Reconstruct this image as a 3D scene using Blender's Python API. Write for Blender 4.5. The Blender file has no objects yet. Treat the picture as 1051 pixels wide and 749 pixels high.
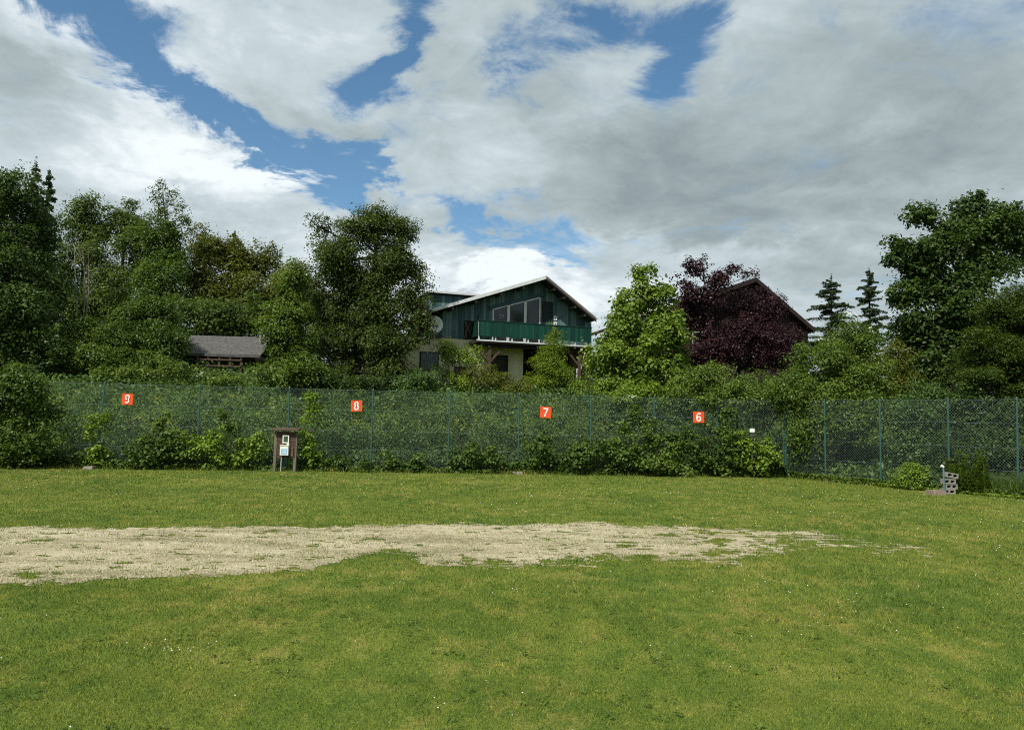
import bpy, math, random
import numpy as np
from mathutils import Matrix, Vector

# ------------------------------------------------------------------ camera
SC = bpy.context.scene
COL = SC.collection
CAM_H, PITCH, ROLL, FPX = 2.2, math.radians(4.13), math.radians(1.25), 762.0
_f = Vector((0, math.cos(PITCH), math.sin(PITCH)))
_r0 = Vector((1, 0, 0)); _u0 = _r0.cross(_f)
_r = _r0 * math.cos(ROLL) + _u0 * math.sin(ROLL)
_u = _u0 * math.cos(ROLL) - _r0 * math.sin(ROLL)
EYE = Vector((0, 0, CAM_H))
cam_d = bpy.data.cameras.new('camera'); cam = bpy.data.objects.new('camera', cam_d); COL.objects.link(cam)
cam_d.sensor_width = 36; cam_d.lens = 36 * FPX / 1051; cam_d.clip_end = 6000; cam_d.clip_start = 0.1
M = Matrix((_r, _u, -_f)).transposed().to_4x4(); M.translation = EYE
cam.matrix_world = M
SC.camera = cam

# ------------------------------------------------------------------ exposure, sun, sky
SC.view_settings.view_transform = 'Standard'; SC.view_settings.look = 'None'
SC.view_settings.exposure = 0.22; SC.view_settings.gamma = 1; SC.view_settings.use_curve_mapping = False
SUN_EL, SUN_AZ = math.radians(50), math.radians(214)   # azimuth clockwise from +Y: the sun stands behind the camera, to the left
sd = bpy.data.lights.new('sun', 'SUN'); sd.energy = 5.0; sd.angle = math.radians(0.6); sd.color = (1, .95, .86)
sun = bpy.data.objects.new('sun', sd); COL.objects.link(sun)
sv = Vector((math.sin(SUN_AZ) * math.cos(SUN_EL), math.cos(SUN_AZ) * math.cos(SUN_EL), math.sin(SUN_EL)))
sun.rotation_euler = sv.to_track_quat('Z', 'Y').to_euler(); sun.location = sv * 60
SC.cycles.max_bounces = 6; SC.cycles.diffuse_bounces = 3; SC.cycles.glossy_bounces = 2
SC.cycles.transmission_bounces = 4; SC.cycles.transparent_max_bounces = 8
SC.cycles.caustics_reflective = False; SC.cycles.caustics_refractive = False
SC.cycles.use_denoising = False; SC.cycles.filter_width = 1.05


def ray(px, py):
    return (_f * FPX + _r * (px - 525.5) + _u * (374.5 - py))


def W(px, py, d):            # point seen at photo pixel, at distance d along +Y
    v = ray(px, py); return EYE + v * (d / v.y)


def G(px, py, z=0.0):        # point of the level z seen at a photo pixel
    v = ray(px, py); return EYE + v * ((z - CAM_H) / v.z)


def topix(x, y, z=0.0):
    dx, dy, dz = x, y, z - CAM_H
    a = dx * _r.x + dy * _r.y + dz * _r.z
    b = dx * _u.x + dy * _u.y + dz * _u.z
    c = dx * _f.x + dy * _f.y + dz * _f.z
    c = np.maximum(c, 1e-3)
    return 525.5 + FPX * a / c, 374.5 - FPX * b / c


def world_sky():
    w = bpy.data.worlds.new('World'); SC.world = w; w.use_nodes = True
    nt = w.node_tree; nt.nodes.clear(); N = nt.nodes; L = nt.links
    def new(t, **k):
        n = N.new(t)
        for a, b in k.items(): setattr(n, a, b)
        return n
    def math_(op, a, b=None, c=None, clamp=False):
        n = new('ShaderNodeMath', operation=op, use_clamp=clamp)
        for i, s in enumerate((a, b, c)):
            if s is None: continue
            if isinstance(s, (int, float)): n.inputs[i].default_value = s
            else: L.new(s, n.inputs[i])
        return n.outputs[0]
    out = new('ShaderNodeOutputWorld'); bg = new('ShaderNodeBackground'); bg.inputs[1].default_value = 0.1
    L.new(bg.outputs[0], out.inputs[0])
    sky = new('ShaderNodeTexSky'); sky.sky_type = 'NISHITA'; sky.sun_disc = False
    sky.sun_elevation = SUN_EL; sky.sun_rotation = SUN_AZ; sky.air_density = 1.0; sky.dust_density = 0.6; sky.ozone_density = 2.0
    tc = new('ShaderNodeTexCoord')
    sep = new('ShaderNodeSeparateXYZ'); L.new(tc.outputs['Generated'], sep.inputs[0])
    X, Y, Z = sep.outputs
    ay = math_('MAXIMUM', math_('ABSOLUTE', Y), 0.05)
    a = math_('DIVIDE', X, ay); b = math_('DIVIDE', Z, ay)
    # cloud deck coordinates
    zz = math_('ADD', math_('MAXIMUM', Z, 0.0), 0.22)
    cx = math_('DIVIDE', X, zz); cy = math_('DIVIDE', Y, zz)
    cmb = new('ShaderNodeCombineXYZ'); L.new(cx, cmb.inputs[0]); L.new(cy, cmb.inputs[1])
    def noise(scale, detail=8, rough=.55, dist=0.0, off=(0, 0, 0)):
        mp = new('ShaderNodeMapping'); mp.inputs['Location'].default_value = off; L.new(cmb.outputs[0], mp.inputs[0])
        n = new('ShaderNodeTexNoise'); n.inputs['Scale'].default_value = scale; n.inputs['Detail'].default_value = detail
        n.inputs['Roughness'].default_value = rough; n.inputs['Distortion'].default_value = dist
        L.new(mp.outputs[0], n.inputs['Vector']); return n
    nw = noise(2.5, 9, .66, .5, (3.1, 1.7, 0))
    sw = new('ShaderNodeSeparateColor'); L.new(nw.outputs['Color'], sw.inputs[0])
    wa = math_('ADD', a, math_('MULTIPLY', math_('SUBTRACT', sw.outputs[0], .5), .36))
    wb = math_('ADD', b, math_('MULTIPLY', math_('SUBTRACT', sw.outputs[1], .5), .24))
    ab = new('ShaderNodeCombineXYZ'); L.new(wa, ab.inputs[0]); L.new(wb, ab.inputs[1])
    def blobs(lst):
        tot = None
        for (px, py, rx, ry, ang, s) in lst:
            d = ray(px, py)
            mp = new('ShaderNodeMapping', vector_type='TEXTURE')
            mp.inputs['Location'].default_value = (d.x / d.y, d.z / d.y, 0)
            mp.inputs['Rotation'].default_value = (0, 0, math.radians(-ang))
            mp.inputs['Scale'].default_value = (rx / FPX * 1.5, ry / FPX * 1.5, 1)
            L.new(ab.outputs[0], mp.inputs[0])
            g = new('ShaderNodeTexGradient', gradient_type='SPHERICAL'); L.new(mp.outputs[0], g.inputs[0])
            v = math_('MULTIPLY', g.outputs['Fac'], float(s))
            tot = v if tot is None else math_('ADD', tot, v)
        return tot
    holes = blobs([(95, 8, 90, 34, 20, 1.3), (165, 88, 120, 28, 30, 1.5), (310, 160, 90, 24, 25, 1.3), (392, 82, 52, 32, 0, 1.5),
                   (415, 25, 34, 50, 0, 1.4), (610, 18, 95, 32, -8, 1.2), (698, 55, 34, 60, 15, 1.1), (548, 238, 80, 22, 10, .9),
                   (480, 218, 50, 18, 20, .7), (535, 70, 34, 26, 0, .9), (350, 178, 40, 22, 0, .8), (530, 190, 24, 14, 0, .5),
                   (545, 262, 40, 12, 0, .6), (880, 280, 60, 16, 0, .4)])
    n1 = noise(1.5, 9, .6, .2); n2 = noise(4.6, 10, .68, .6, (5, 2, 1))
    d0 = math_('SUBTRACT', 0.95, holes)
    d1 = math_('ADD', d0, math_('MULTIPLY', math_('SUBTRACT', n1.outputs[0], .5), 1.9))
    d2 = math_('ADD', d1, math_('MULTIPLY', math_('SUBTRACT', n2.outputs[0], .5), 2.1))
    mr = new('ShaderNodeMapRange'); mr.interpolation_type = 'SMOOTHSTEP'
    mr.inputs['From Min'].default_value = .02; mr.inputs['From Max'].default_value = .86
    L.new(d2, mr.inputs[0])
    cov = mr.outputs[0]
    # cloud brightness
    lit = blobs([(60, 50, 90, 18, 30, .6), (110, 175, 200, 50, 8, .55), (300, 235, 120, 30, 0, .4), (215, 165, 220, 45, 28, .8), (250, 45, 150, 30, 30, .35), (560, 300, 260, 40, 0, .9),
                 (520, 285, 60, 20, -20, .8), (340, 20, 60, 40, 0, .3), (460, 130, 120, 40, 20, .3), (920, 118, 50, 14, -10, .5),
                 (620, 105, 50, 25, -20, .4), (860, 195, 110, 14, -8, .45), (700, 245, 90, 12, 0, .5), (120, 190, 150, 40, 0, .35), (960, 20, 90, 25, 0, .35)])
    dark = blobs([(830, 110, 260, 90, -15, .6), (35, 75, 70, 42, 10, .55), (270, 218, 80, 30, 0, .55), (640, 165, 170, 60, 0, .35),
                  (760, 215, 260, 30, 0, .45), (990, 170, 140, 90, 0, .3), (720, 170, 120, 40, 0, .35)])
    n3 = noise(2.3, 8, .6, .3, (9, 4, 2)); n4 = noise(5.5, 10, .66, .5, (1, 8, 2))
    s0 = math_('ADD', .48, math_('MULTIPLY', math_('SUBTRACT', lit, dark), .62))
    s1 = math_('ADD', s0, math_('MULTIPLY', math_('SUBTRACT', n3.outputs[0], .5), 1.3))
    s2 = math_('ADD', s1, math_('MULTIPLY', math_('SUBTRACT', n4.outputs[0], .5), 1.0))
    s3 = math_('ADD', math_('MULTIPLY', s2, .80), math_('ADD', .11, math_('MULTIPLY', math_('SUBTRACT', 1.0, cov), .2)))
    cr = new('ShaderNodeValToRGB'); L.new(s3, cr.inputs[0])
    e = cr.color_ramp.elements
    e[0].position = 0.0; e[0].color = (.265, .325, .345, 1)
    e[1].position = 1.0; e[1].color = (.86, .92, .95, 1)
    m = e.new(.4); m.color = (.40, .475, .495, 1)
    m = e.new(.72); m.color = (.56, .645, .68, 1)
    sc = new('ShaderNodeVectorMath', operation='SCALE'); sc.inputs['Scale'].default_value = 9.3
    L.new(cr.outputs[0], sc.inputs[0])
    mx = new('ShaderNodeMix', data_type='RGBA'); L.new(cov, mx.inputs[0]); hs = new('ShaderNodeHueSaturation'); hs.inputs['Saturation'].default_value = 1.15; hs.inputs['Value'].default_value = 1.08; hs.inputs['Hue'].default_value = .49; L.new(sky.outputs[0], hs.inputs['Color']); L.new(hs.outputs[0], mx.inputs[6]); L.new(sc.outputs[0], mx.inputs[7])
    L.new(mx.outputs[2], bg.inputs[0])
world_sky()

# ------------------------------------------------------------------ helpers
rng = np.random.default_rng(7)
R = random.Random(5)


def tag(o, label=None, cat=None, group=None, kind=None):
    if label: o['label'] = label
    if cat: o['category'] = cat
    if group: o['group'] = group
    if kind: o['kind'] = kind
    return o


def empty(name, loc, label, cat, group=None, rz=0.0):
    o = bpy.data.objects.new(name, None); COL.objects.link(o); o.location = loc; o.rotation_euler = (0, 0, rz)
    o.empty_display_size = .3
    return tag(o, label, cat, group)


def link(name, me, mat, parent=None):
    o = bpy.data.objects.new(name, me); COL.objects.link(o)
    if mat is not None and not me.materials: me.materials.append(mat)
    if parent is not None: o.parent = parent
    return o


def np_mesh(name, verts, faces, rnd=None):
    """verts (n,3); faces (m,k) all of one size k; rnd = per face value"""
    me = bpy.data.meshes.new(name)
    verts = np.ascontiguousarray(verts, dtype=np.float32); faces = np.ascontiguousarray(faces, dtype=np.int32)
    m, k = faces.shape
    me.vertices.add(len(verts)); me.vertices.foreach_set('co', verts.ravel())
    me.loops.add(m * k); me.loops.foreach_set('vertex_index', faces.ravel())
    me.polygons.add(m); me.polygons.foreach_set('loop_start', np.arange(0, m * k, k, dtype=np.int32))
    me.update(calc_edges=True)
    if rnd is not None:
        at = me.attributes.new('rnd', 'FLOAT', 'FACE'); at.data.foreach_set('value', np.ascontiguousarray(rnd, dtype=np.float32))
    return me


class MB:
    """collects boxes, prisms and tubes into one mesh"""
    def __init__(s): s.v = []; s.f = []
    def add(s, vs, fs):
        b = len(s.v); s.v += [tuple(v) for v in vs]; s.f += [tuple(i + b for i in f) for f in fs]; return s
    def box(s, x0, x1, y0, y1, z0, z1):
        return s.add([(x0, y0, z0), (x1, y0, z0), (x1, y1, z0), (x0, y1, z0), (x0, y0, z1), (x1, y0, z1), (x1, y1, z1), (x0, y1, z1)],
                     [(0, 3, 2, 1), (4, 5, 6, 7), (0, 1, 5, 4), (1, 2, 6, 5), (2, 3, 7, 6), (3, 0, 4, 7)])
    def prism(s, poly, y0, y1):           # polygon in (x,z), counter-clockwise seen from -y, thickness along y
        n = len(poly)
        vs = [(x, y0, z) for x, z in poly] + [(x, y1, z) for x, z in poly]
        fs = [tuple(range(n)), tuple(reversed(range(n, 2 * n)))] + [(i, i + n, (i + 1) % n + n, (i + 1) % n) for i in range(n)]
        return s.add(vs, fs)
    def bar(s, p, q, w, t):               # square bar between two points
        p = Vector(p); q = Vector(q); d = (q - p).normalized()
        a = d.cross(Vector((0, 0, 1)))
        if a.length < .05: a = Vector((1, 0, 0))
        a.normalize(); b = d.cross(a)
        vs = [c + a * (i * w / 2) + b * (j * t / 2) for c in (p, q) for i, j in ((-1, -1), (1, -1), (1, 1), (-1, 1))]
        return s.add(vs, [(0, 1, 2, 3), (7, 6, 5, 4), (0, 4, 5, 1), (1, 5, 6, 2), (2, 6, 7, 3), (3, 7, 4, 0)])
    def tube(s, pts, rad, n=6, cap=True):
        pts = [Vector(p) for p in pts]; ring = []
        b = len(s.v); fs = []
        for i, p in enumerate(pts):
            d = (pts[min(i + 1, len(pts) - 1)] - pts[max(i - 1, 0)]).normalized()
            a = d.cross(Vector((0.13, 1, .07)));
            if a.length < .05: a = Vector((1, 0, 0))
            a.normalize(); c = d.cross(a)
            r = rad[i] if isinstance(rad, (list, tuple)) else rad
            for k in range(n):
                t = 2 * math.pi * k / n; s.v.append(tuple(p + a * (r * math.cos(t)) + c * (r * math.sin(t))))
        for i in range(len(pts) - 1):
            for k in range(n):
                k2 = (k + 1) % n
                s.f.append((b + i * n + k, b + i * n + k2, b + (i + 1) * n + k2, b + (i + 1) * n + k))
        if cap:
            s.f.append(tuple(b + k for k in reversed(range(n)))); e = b + (len(pts) - 1) * n
            s.f.append(tuple(e + k for k in range(n)))
        return s
    def build(s, name, mat, parent=None, smooth=False):
        me = bpy.data.meshes.new(name); me.from_pydata(s.v, [], s.f); me.update()
        if smooth: me.polygons.foreach_set('use_smooth', [True] * len(me.polygons))
        return link(name, me, mat, parent)


# ------------------------------------------------------------------ materials
def mat_base(name):
    m = bpy.data.materials.new(name); m.use_nodes = True
    nt = m.node_tree; nt.nodes.clear()
    out = nt.nodes.new('ShaderNodeOutputMaterial'); p = nt.nodes.new('ShaderNodeBsdfPrincipled')
    nt.links.new(p.outputs[0], out.inputs[0])
    return m, nt, p, out


def ramp(nt, fac, stops):
    cr = nt.nodes.new('ShaderNodeValToRGB'); nt.links.new(fac, cr.inputs[0]); e = cr.color_ramp.elements
    while len(e) > 1: e.remove(e[-1])
    e[0].position = stops[0][0]; e[0].color = (*stops[0][1], 1)
    for p, c in stops[1:]:
        n = e.new(p); n.color = (*c, 1)
    return cr.outputs[0]


def tex_noise(nt, scale, detail=5, rough=.55, vec=None, sx=(1, 1, 1)):
    tc = nt.nodes.new('ShaderNodeTexCoord'); mp = nt.nodes.new('ShaderNodeMapping'); mp.inputs['Scale'].default_value = sx
    nt.links.new(tc.outputs['Object'] if vec is None else vec, mp.inputs[0])
    n = nt.nodes.new('ShaderNodeTexNoise'); n.inputs['Scale'].default_value = scale; n.inputs['Detail'].default_value = detail
    n.inputs['Roughness'].default_value = rough; nt.links.new(mp.outputs[0], n.inputs['Vector']); return n.outputs['Fac']


def mth(nt, op, a, b=0.0, c=None, clamp=False):
    n = nt.nodes.new('ShaderNodeMath'); n.operation = op; n.use_clamp = clamp
    for i, s in enumerate((a, b, c)):
        if s is None: continue
        if isinstance(s, (int, float)): n.inputs[i].default_value = s
        else: nt.links.new(s, n.inputs[i])
    return n.outputs[0]


def simple(name, c1, c2, scale=6, rough=.8, metal=0, sx=(1, 1, 1), bump=0.0, spec=.3, detail=6):
    m, nt, p, out = mat_base(name)
    n = tex_noise(nt, scale, detail, .6, sx=sx)
    nt.links.new(ramp(nt, n, [(.3, c1), (.7, c2)]), p.inputs['Base Color'])
    p.inputs['Roughness'].default_value = rough; p.inputs['Metallic'].default_value = metal; p.inputs['Specular IOR Level'].default_value = spec
    if bump:
        b = nt.nodes.new('ShaderNodeBump'); b.inputs['Strength'].default_value = bump; b.inputs['Distance'].default_value = .02
        nt.links.new(n, b.inputs['Height']); nt.links.new(b.outputs[0], p.inputs['Normal'])
    return m


def leaf_mat(name, dark, mid, light, rough=.48, trans=.3, spec=.25):
    m, nt, p, out = mat_base(name)
    at = nt.nodes.new('ShaderNodeAttribute'); at.attribute_name = 'rnd'
    n = tex_noise(nt, .55, 3)
    f = mth(nt, 'ADD', mth(nt, 'MULTIPLY', at.outputs['Fac'], .50), mth(nt, 'MULTIPLY', mth(nt, 'SUBTRACT', n, .25), .95))
    col = ramp(nt, f, [(.05, dark), (.5, mid), (.95, light)])
    nt.links.new(col, p.inputs['Base Color']); p.inputs['Roughness'].default_value = rough
    p.inputs['Specular IOR Level'].default_value = spec
    tr = nt.nodes.new('ShaderNodeBsdfTranslucent')
    hs = nt.nodes.new('ShaderNodeHueSaturation'); hs.inputs['Saturation'].default_value = 1.1; hs.inputs['Value'].default_value = 1.5
    hs.inputs['Hue'].default_value = .49
    nt.links.new(col, hs.inputs['Color']); nt.links.new(hs.outputs[0], tr.inputs[0])
    mx = nt.nodes.new('ShaderNodeMixShader'); mx.inputs[0].default_value = trans
    nt.links.new(p.outputs[0], mx.inputs[1]); nt.links.new(tr.outputs[0], mx.inputs[2]); nt.links.new(mx.outputs[0], out.inputs[0])
    return m


LM = dict(
    dark=leaf_mat('leaf_dark', (.018, .038, .009), (.042, .078, .015), (.100, .160, .030)),
    forest=leaf_mat('leaf_forest', (.024, .045, .009), (.062, .102, .017), (.135, .190, .034)),
    olive=leaf_mat('leaf_olive', (.038, .052, .008), (.090, .110, .016), (.170, .190, .030)),
    mid=leaf_mat('leaf_mid', (.026, .052, .009), (.062, .110, .016), (.140, .205, .032)),
    hedge=leaf_mat('leaf_hedge', (.028, .060, .015), (.076, .136, .034), (.175, .255, .068)),
    oak=leaf_mat('leaf_oak', (.020, .036, .008), (.052, .082, .014), (.120, .160, .028)),
    fresh=leaf_mat('leaf_fresh', (.034, .066, .010), (.085, .140, .020), (.190, .250, .048)),
    bright=leaf_mat('leaf_bright', (.058, .105, .011), (.140, .220, .022), (.240, .330, .045)),
    maple=leaf_mat('leaf_maple', (.046, .090, .011), (.115, .185, .022), (.270, .350, .070)),
    lime=leaf_mat('leaf_lime', (.055, .095, .010), (.135, .205, .018), (.270, .340, .042)),
    copper=leaf_mat('leaf_copper', (.013, .006, .008), (.032, .012, .016), (.075, .031, .038), trans=.16),
    spruce=leaf_mat('leaf_spruce', (.024, .044, .020), (.052, .084, .036), (.100, .140, .060), trans=.1),
    yew=leaf_mat('leaf_yew', (.018, .036, .006), (.046, .078, .010), (.110, .150, .018), trans=.15),
    flower=leaf_mat('petal_white', (.50, .52, .42), (.65, .68, .58), (.8, .82, .74), trans=.2),
)
BARK = simple('bark_grey', (.035, .030, .024), (.085, .075, .06), 9, .95, sx=(1, 1, .25), bump=.6)
BARK_D = simple('bark_dark', (.018, .015, .012), (.045, .038, .030), 9, .95, sx=(1, 1, .25), bump=.6)
BIRCH = simple('bark_pale', (.13, .115, .08), (.26, .24, .18), 7, .9, sx=(1, 1, 3))
POSTM = simple('green_coated_steel', (.018, .062, .048), (.032, .098, .078), 14, .45, spec=.5)
WIREM = simple('green_coated_wire', (.090, .140, .135), (.130, .185, .180), 3, .5, spec=.4)
CONC = simple('concrete', (.15, .13, .11), (.28, .25, .21), 14, .95, bump=.5)
BLOCKM = simple('pale_concrete_block', (.15, .145, .125), (.28, .265, .23), 22, .95, bump=.5)
OLDWOOD = simple('weathered_plank', (.040, .026, .018), (.095, .064, .044), 5, .85, sx=(1, 1, 9), bump=.4)
GREYWOOD = simple('weathered_post', (.085, .072, .055), (.185, .160, .125), 8, .9, sx=(4, 4, .6), bump=.4)
WHITE = simple('white_plastic', (.62, .63, .60), (.78, .79, .76), 5, .5)
DARKP = simple('dark_plastic', (.012, .014, .014), (.03, .032, .032), 5, .5)

# ------------------------------------------------------------------ terrain
FENCE_PX = [(-60, 479.0), (97, 480.3), (201, 481.6), (294, 482.8), (380, 484.0), (459, 485.0), (531.5, 486.0), (606, 487.0), (671, 487.8), (738, 488.4), (805, 489.3)]
FP = [G(*p) for p in FENCE_PX]
CORNER = FP[-1]
RIGHT_PX = [(848, 494.0), (905, 499.0), (975, 505.0), (1046, 511.0), (1120, 518.0)]
RP = [G(*p) for p in RIGHT_PX]
_line = [(-120, FP[0].y - 1.0)] + [(p.x, p.y) for p in FP + RP] + [(60, RP[-1].y - 14)]
_lx = np.array([p[0] for p in _line]); _ly = np.array([p[1] for p in _line])


def sstep(a, b, x):
    t = np.clip((x - a) / (b - a), 0, 1); return t * t * (3 - 2 * t)


def vnoise(x, y, seed=0):
    x = np.asarray(x, float); y = np.asarray(y, float)
    xi = np.floor(x).astype(np.int64); yi = np.floor(y).astype(np.int64); xf = x - xi; yf = y - yi
    def h(a, b):
        n = (a * 374761393 + b * 668265263 + seed * 1442695041) & 0x7fffffff
        n = ((n ^ (n >> 13)) * 1274126177) & 0x7fffffff
        return ((n ^ (n >> 16)) & 0xffff) / 65535.0
    u = xf * xf * (3 - 2 * xf); v = yf * yf * (3 - 2 * yf)
    return (h(xi, yi) * (1 - u) + h(xi + 1, yi) * u) * (1 - v) + (h(xi, yi + 1) * (1 - u) + h(xi + 1, yi + 1) * u) * v


def fbm(x, y, seed=0, o=4):
    s = 0; a = .5; t = 0
    for i in range(o):
        s = s + a * vnoise(np.asarray(x) * 2 ** i, np.asarray(y) * 2 ** i, seed + i); t += a; a *= .5
    return s / t


def H(x, y):
    x = np.asarray(x, float); y = np.asarray(y, float)
    d = y - np.interp(x, _lx, _ly)
    right = sstep(8, 16, x)
    main = 3.3 * sstep(.9, 9, d) + .8 * sstep(9, 16, d)
    low = 1.0 * sstep(.6, 8, d) + 2.0 * sstep(10, 25, d)
    hill = sstep(6, 26, -x) * sstep(8, 30, d) * 4.5
    return main * (1 - right) + low * right + hill + (fbm(x * .5, y * .5, 3) - .5) * .25 * sstep(.8, 4, d)


def Hf(x, y): return float(H(x, y))


# track outline in the photo, turned into places on the ground below
_tx = [-400, 0, 180, 350, 440, 600, 700, 790, 850, 900, 955]
_tt = [543, 541, 541, 540, 537, 537, 540, 543.5, 549, 554, 563]
_bx = [-400, 0, 60, 130, 230, 318, 345, 372, 392, 410, 440, 490, 540, 640, 700, 760, 800, 830, 850, 900, 955]
_bt = [620, 599, 597, 593, 590, 585, 575, 571, 569, 571, 577, 581, 580, 577, 577, 575, 566, 561, 560.5, 563, 565]


def track_mask(x, y):
    """>0 inside the gravel"""
    px, py = topix(x, y)
    n = (fbm(x * 1.1, y * 1.6, 11) - .5); n2 = (fbm(x * 5, y * 5, 17, 3) - .5)
    top = np.interp(px, _tx, _tt); bot = np.interp(px, _bx, _bt)
    hf = fbm(x * 7, y * 14, 29, 3) - .5; wob = n * 9 + n2 * 6 + hf * 7
    wob = wob * (1 + 1.2 * np.clip((px - 700) / 150, 0, 1)); inside = np.minimum((py - top) * 1.6 + wob, (bot - py) + wob)
    inside = np.minimum(inside, (958 - px) * .3)
    # islands of grass within it
    isl = fbm(x * 1.3 + 9, y * 3.0, 23, 4)
    far_right = np.clip((px - 560) / 260, 0, 1)
    fr = np.clip((px - 660) / 220, 0, 1); inside = np.where(fbm(x * 4, y * 9, 37, 3) > .74 - .24 * fr, -1.2, inside)
    inside = np.where(isl > .80 - .20 * far_right, np.minimum(inside, -1 - 20 * (isl - .66)), inside)
    for (ix, iy, rx, ry) in [(300, 582, 8, 2), (380, 553, 8, 1.4), (400, 571, 22, 5), (508, 577, 16, 3.5), (575, 575, 20, 3), (620, 571, 14, 2.4), (640, 560, 10, 1.5), (30, 590, 12, 2.6), (739, 556, 10, 3), (815, 558, 20, 4), (480, 575, 6, 2), (740, 567, 14, 3), (655, 572, 16, 2.4)]:
        dd = ((px - ix) / rx) ** 2 + ((py - iy) / ry) ** 2
        inside = np.where(dd < 1.1 + n2 * 4 + hf * 5, -2, inside)
    return inside


def grass_color(nt):
    a = tex_noise(nt, .45, 5, .65, sx=(1, .8, 1)); b = tex_noise(nt, 2.6, 5, .7, sx=(1, .7, 1)); c = tex_noise(nt, .33, 4, .6, sx=(1.2, .8, 1)); fine = tex_noise(nt, 26, 4, .7)
    base = ramp(nt, mth(nt, 'ADD', mth(nt, 'MULTIPLY', a, .5), mth(nt, 'MULTIPLY', b, .5)),
                [(.30, (.062, .112, .017)), (.43, (.106, .164, .024)), (.54, (.160, .205, .032)), (.68, (.245, .248, .058))])
    dry = ramp(nt, mth(nt, 'ADD', mth(nt, 'MULTIPLY', b, .55), mth(nt, 'MULTIPLY', c, .45)), [(.505, (0, 0, 0)), (.64, (1, 1, 1))])
    mx = nt.nodes.new('ShaderNodeMix'); mx.data_type = 'RGBA'
    nt.links.new(mth(nt, 'MULTIPLY', dry, .45), mx.inputs[0]); nt.links.new(base, mx.inputs[6]); mx.inputs[7].default_value = (.34, .285, .085, 1)
    return mx.outputs[2], fine


def mat_ground():
    m, nt, p, out = mat_base('lawn_soil')
    col, fine = grass_color(nt)
    mx = nt.nodes.new('ShaderNodeMix'); mx.data_type = 'RGBA'; mx.blend_type = 'MULTIPLY'; mx.inputs[0].default_value = 1
    nt.links.new(col, mx.inputs[6]); nt.links.new(ramp(nt, fine, [(.3, (.42, .42, .42)), (.7, (1.0, 1.0, 1.0))]), mx.inputs[7])
    nt.links.new(mx.outputs[2], p.inputs['Base Color']); p.inputs['Roughness'].default_value = 1; p.inputs['Specular IOR Level'].default_value = .1
    b = nt.nodes.new('ShaderNodeBump'); b.inputs['Strength'].default_value = .7; b.inputs['Distance'].default_value = .03
    nt.links.new(fine, b.inputs['Height']); nt.links.new(b.outputs[0], p.inputs['Normal'])
    return m


def mat_blade():
    m, nt, p, out = mat_base('grass_blade')
    col, fine = grass_color(nt)
    at = nt.nodes.new('ShaderNodeAttribute'); at.attribute_name = 'rnd'
    v = ramp(nt, at.outputs['Fac'], [(0, (.38, .45, .36)), (.4, (.85, .9, .85)), (.8, (1.3, 1.25, 1.15)), (.93, (1.7, 1.5, 1.3)), (1, (2.8, 2.2, 2.0))])
    mx = nt.nodes.new('ShaderNodeMix'); mx.data_type = 'RGBA'; mx.blend_type = 'MULTIPLY'; mx.inputs[0].default_value = 1
    nt.links.new(col, mx.inputs[6]); nt.links.new(v, mx.inputs[7])
    nt.links.new(mx.outputs[2], p.inputs['Base Color']); p.inputs['Roughness'].default_value = .55; p.inputs['Specular IOR Level'].default_value = .3
    tr = nt.nodes.new('ShaderNodeBsdfTranslucent'); nt.links.new(mx.outputs[2], tr.inputs[0])
    ms = nt.nodes.new('ShaderNodeMixShader'); ms.inputs[0].default_value = .35
    nt.links.new(p.outputs[0], ms.inputs[1]); nt.links.new(tr.outputs[0], ms.inputs[2]); nt.links.new(ms.outputs[0], out.inputs[0])
    return m


def terrain():
    xs = np.concatenate([-np.geomspace(2500, 42, 14), np.arange(-40, 40.1, .5), np.geomspace(42, 2500, 14)])
    ys = np.concatenate([-np.geomspace(800, 12, 8), np.arange(-10, 80, .5), np.geomspace(82, 4000, 16)])
    X, Y = np.meshgrid(xs, ys); Z = H(X, Y)
    v = np.stack([X, Y, Z], -1).reshape(-1, 3); nx = len(xs); ny = len(ys)
    i = np.arange(nx - 1)[None, :] + np.arange(ny - 1)[:, None] * nx
    f = np.stack([i, i + 1, i + 1 + nx, i + nx], -1).reshape(-1, 4)
    me = np_mesh('ground', v, f); me.polygons.foreach_set('use_smooth', np.ones(len(f), bool))
    tag(link('ground', me, mat_ground()), kind='structure')
terrain()


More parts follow.
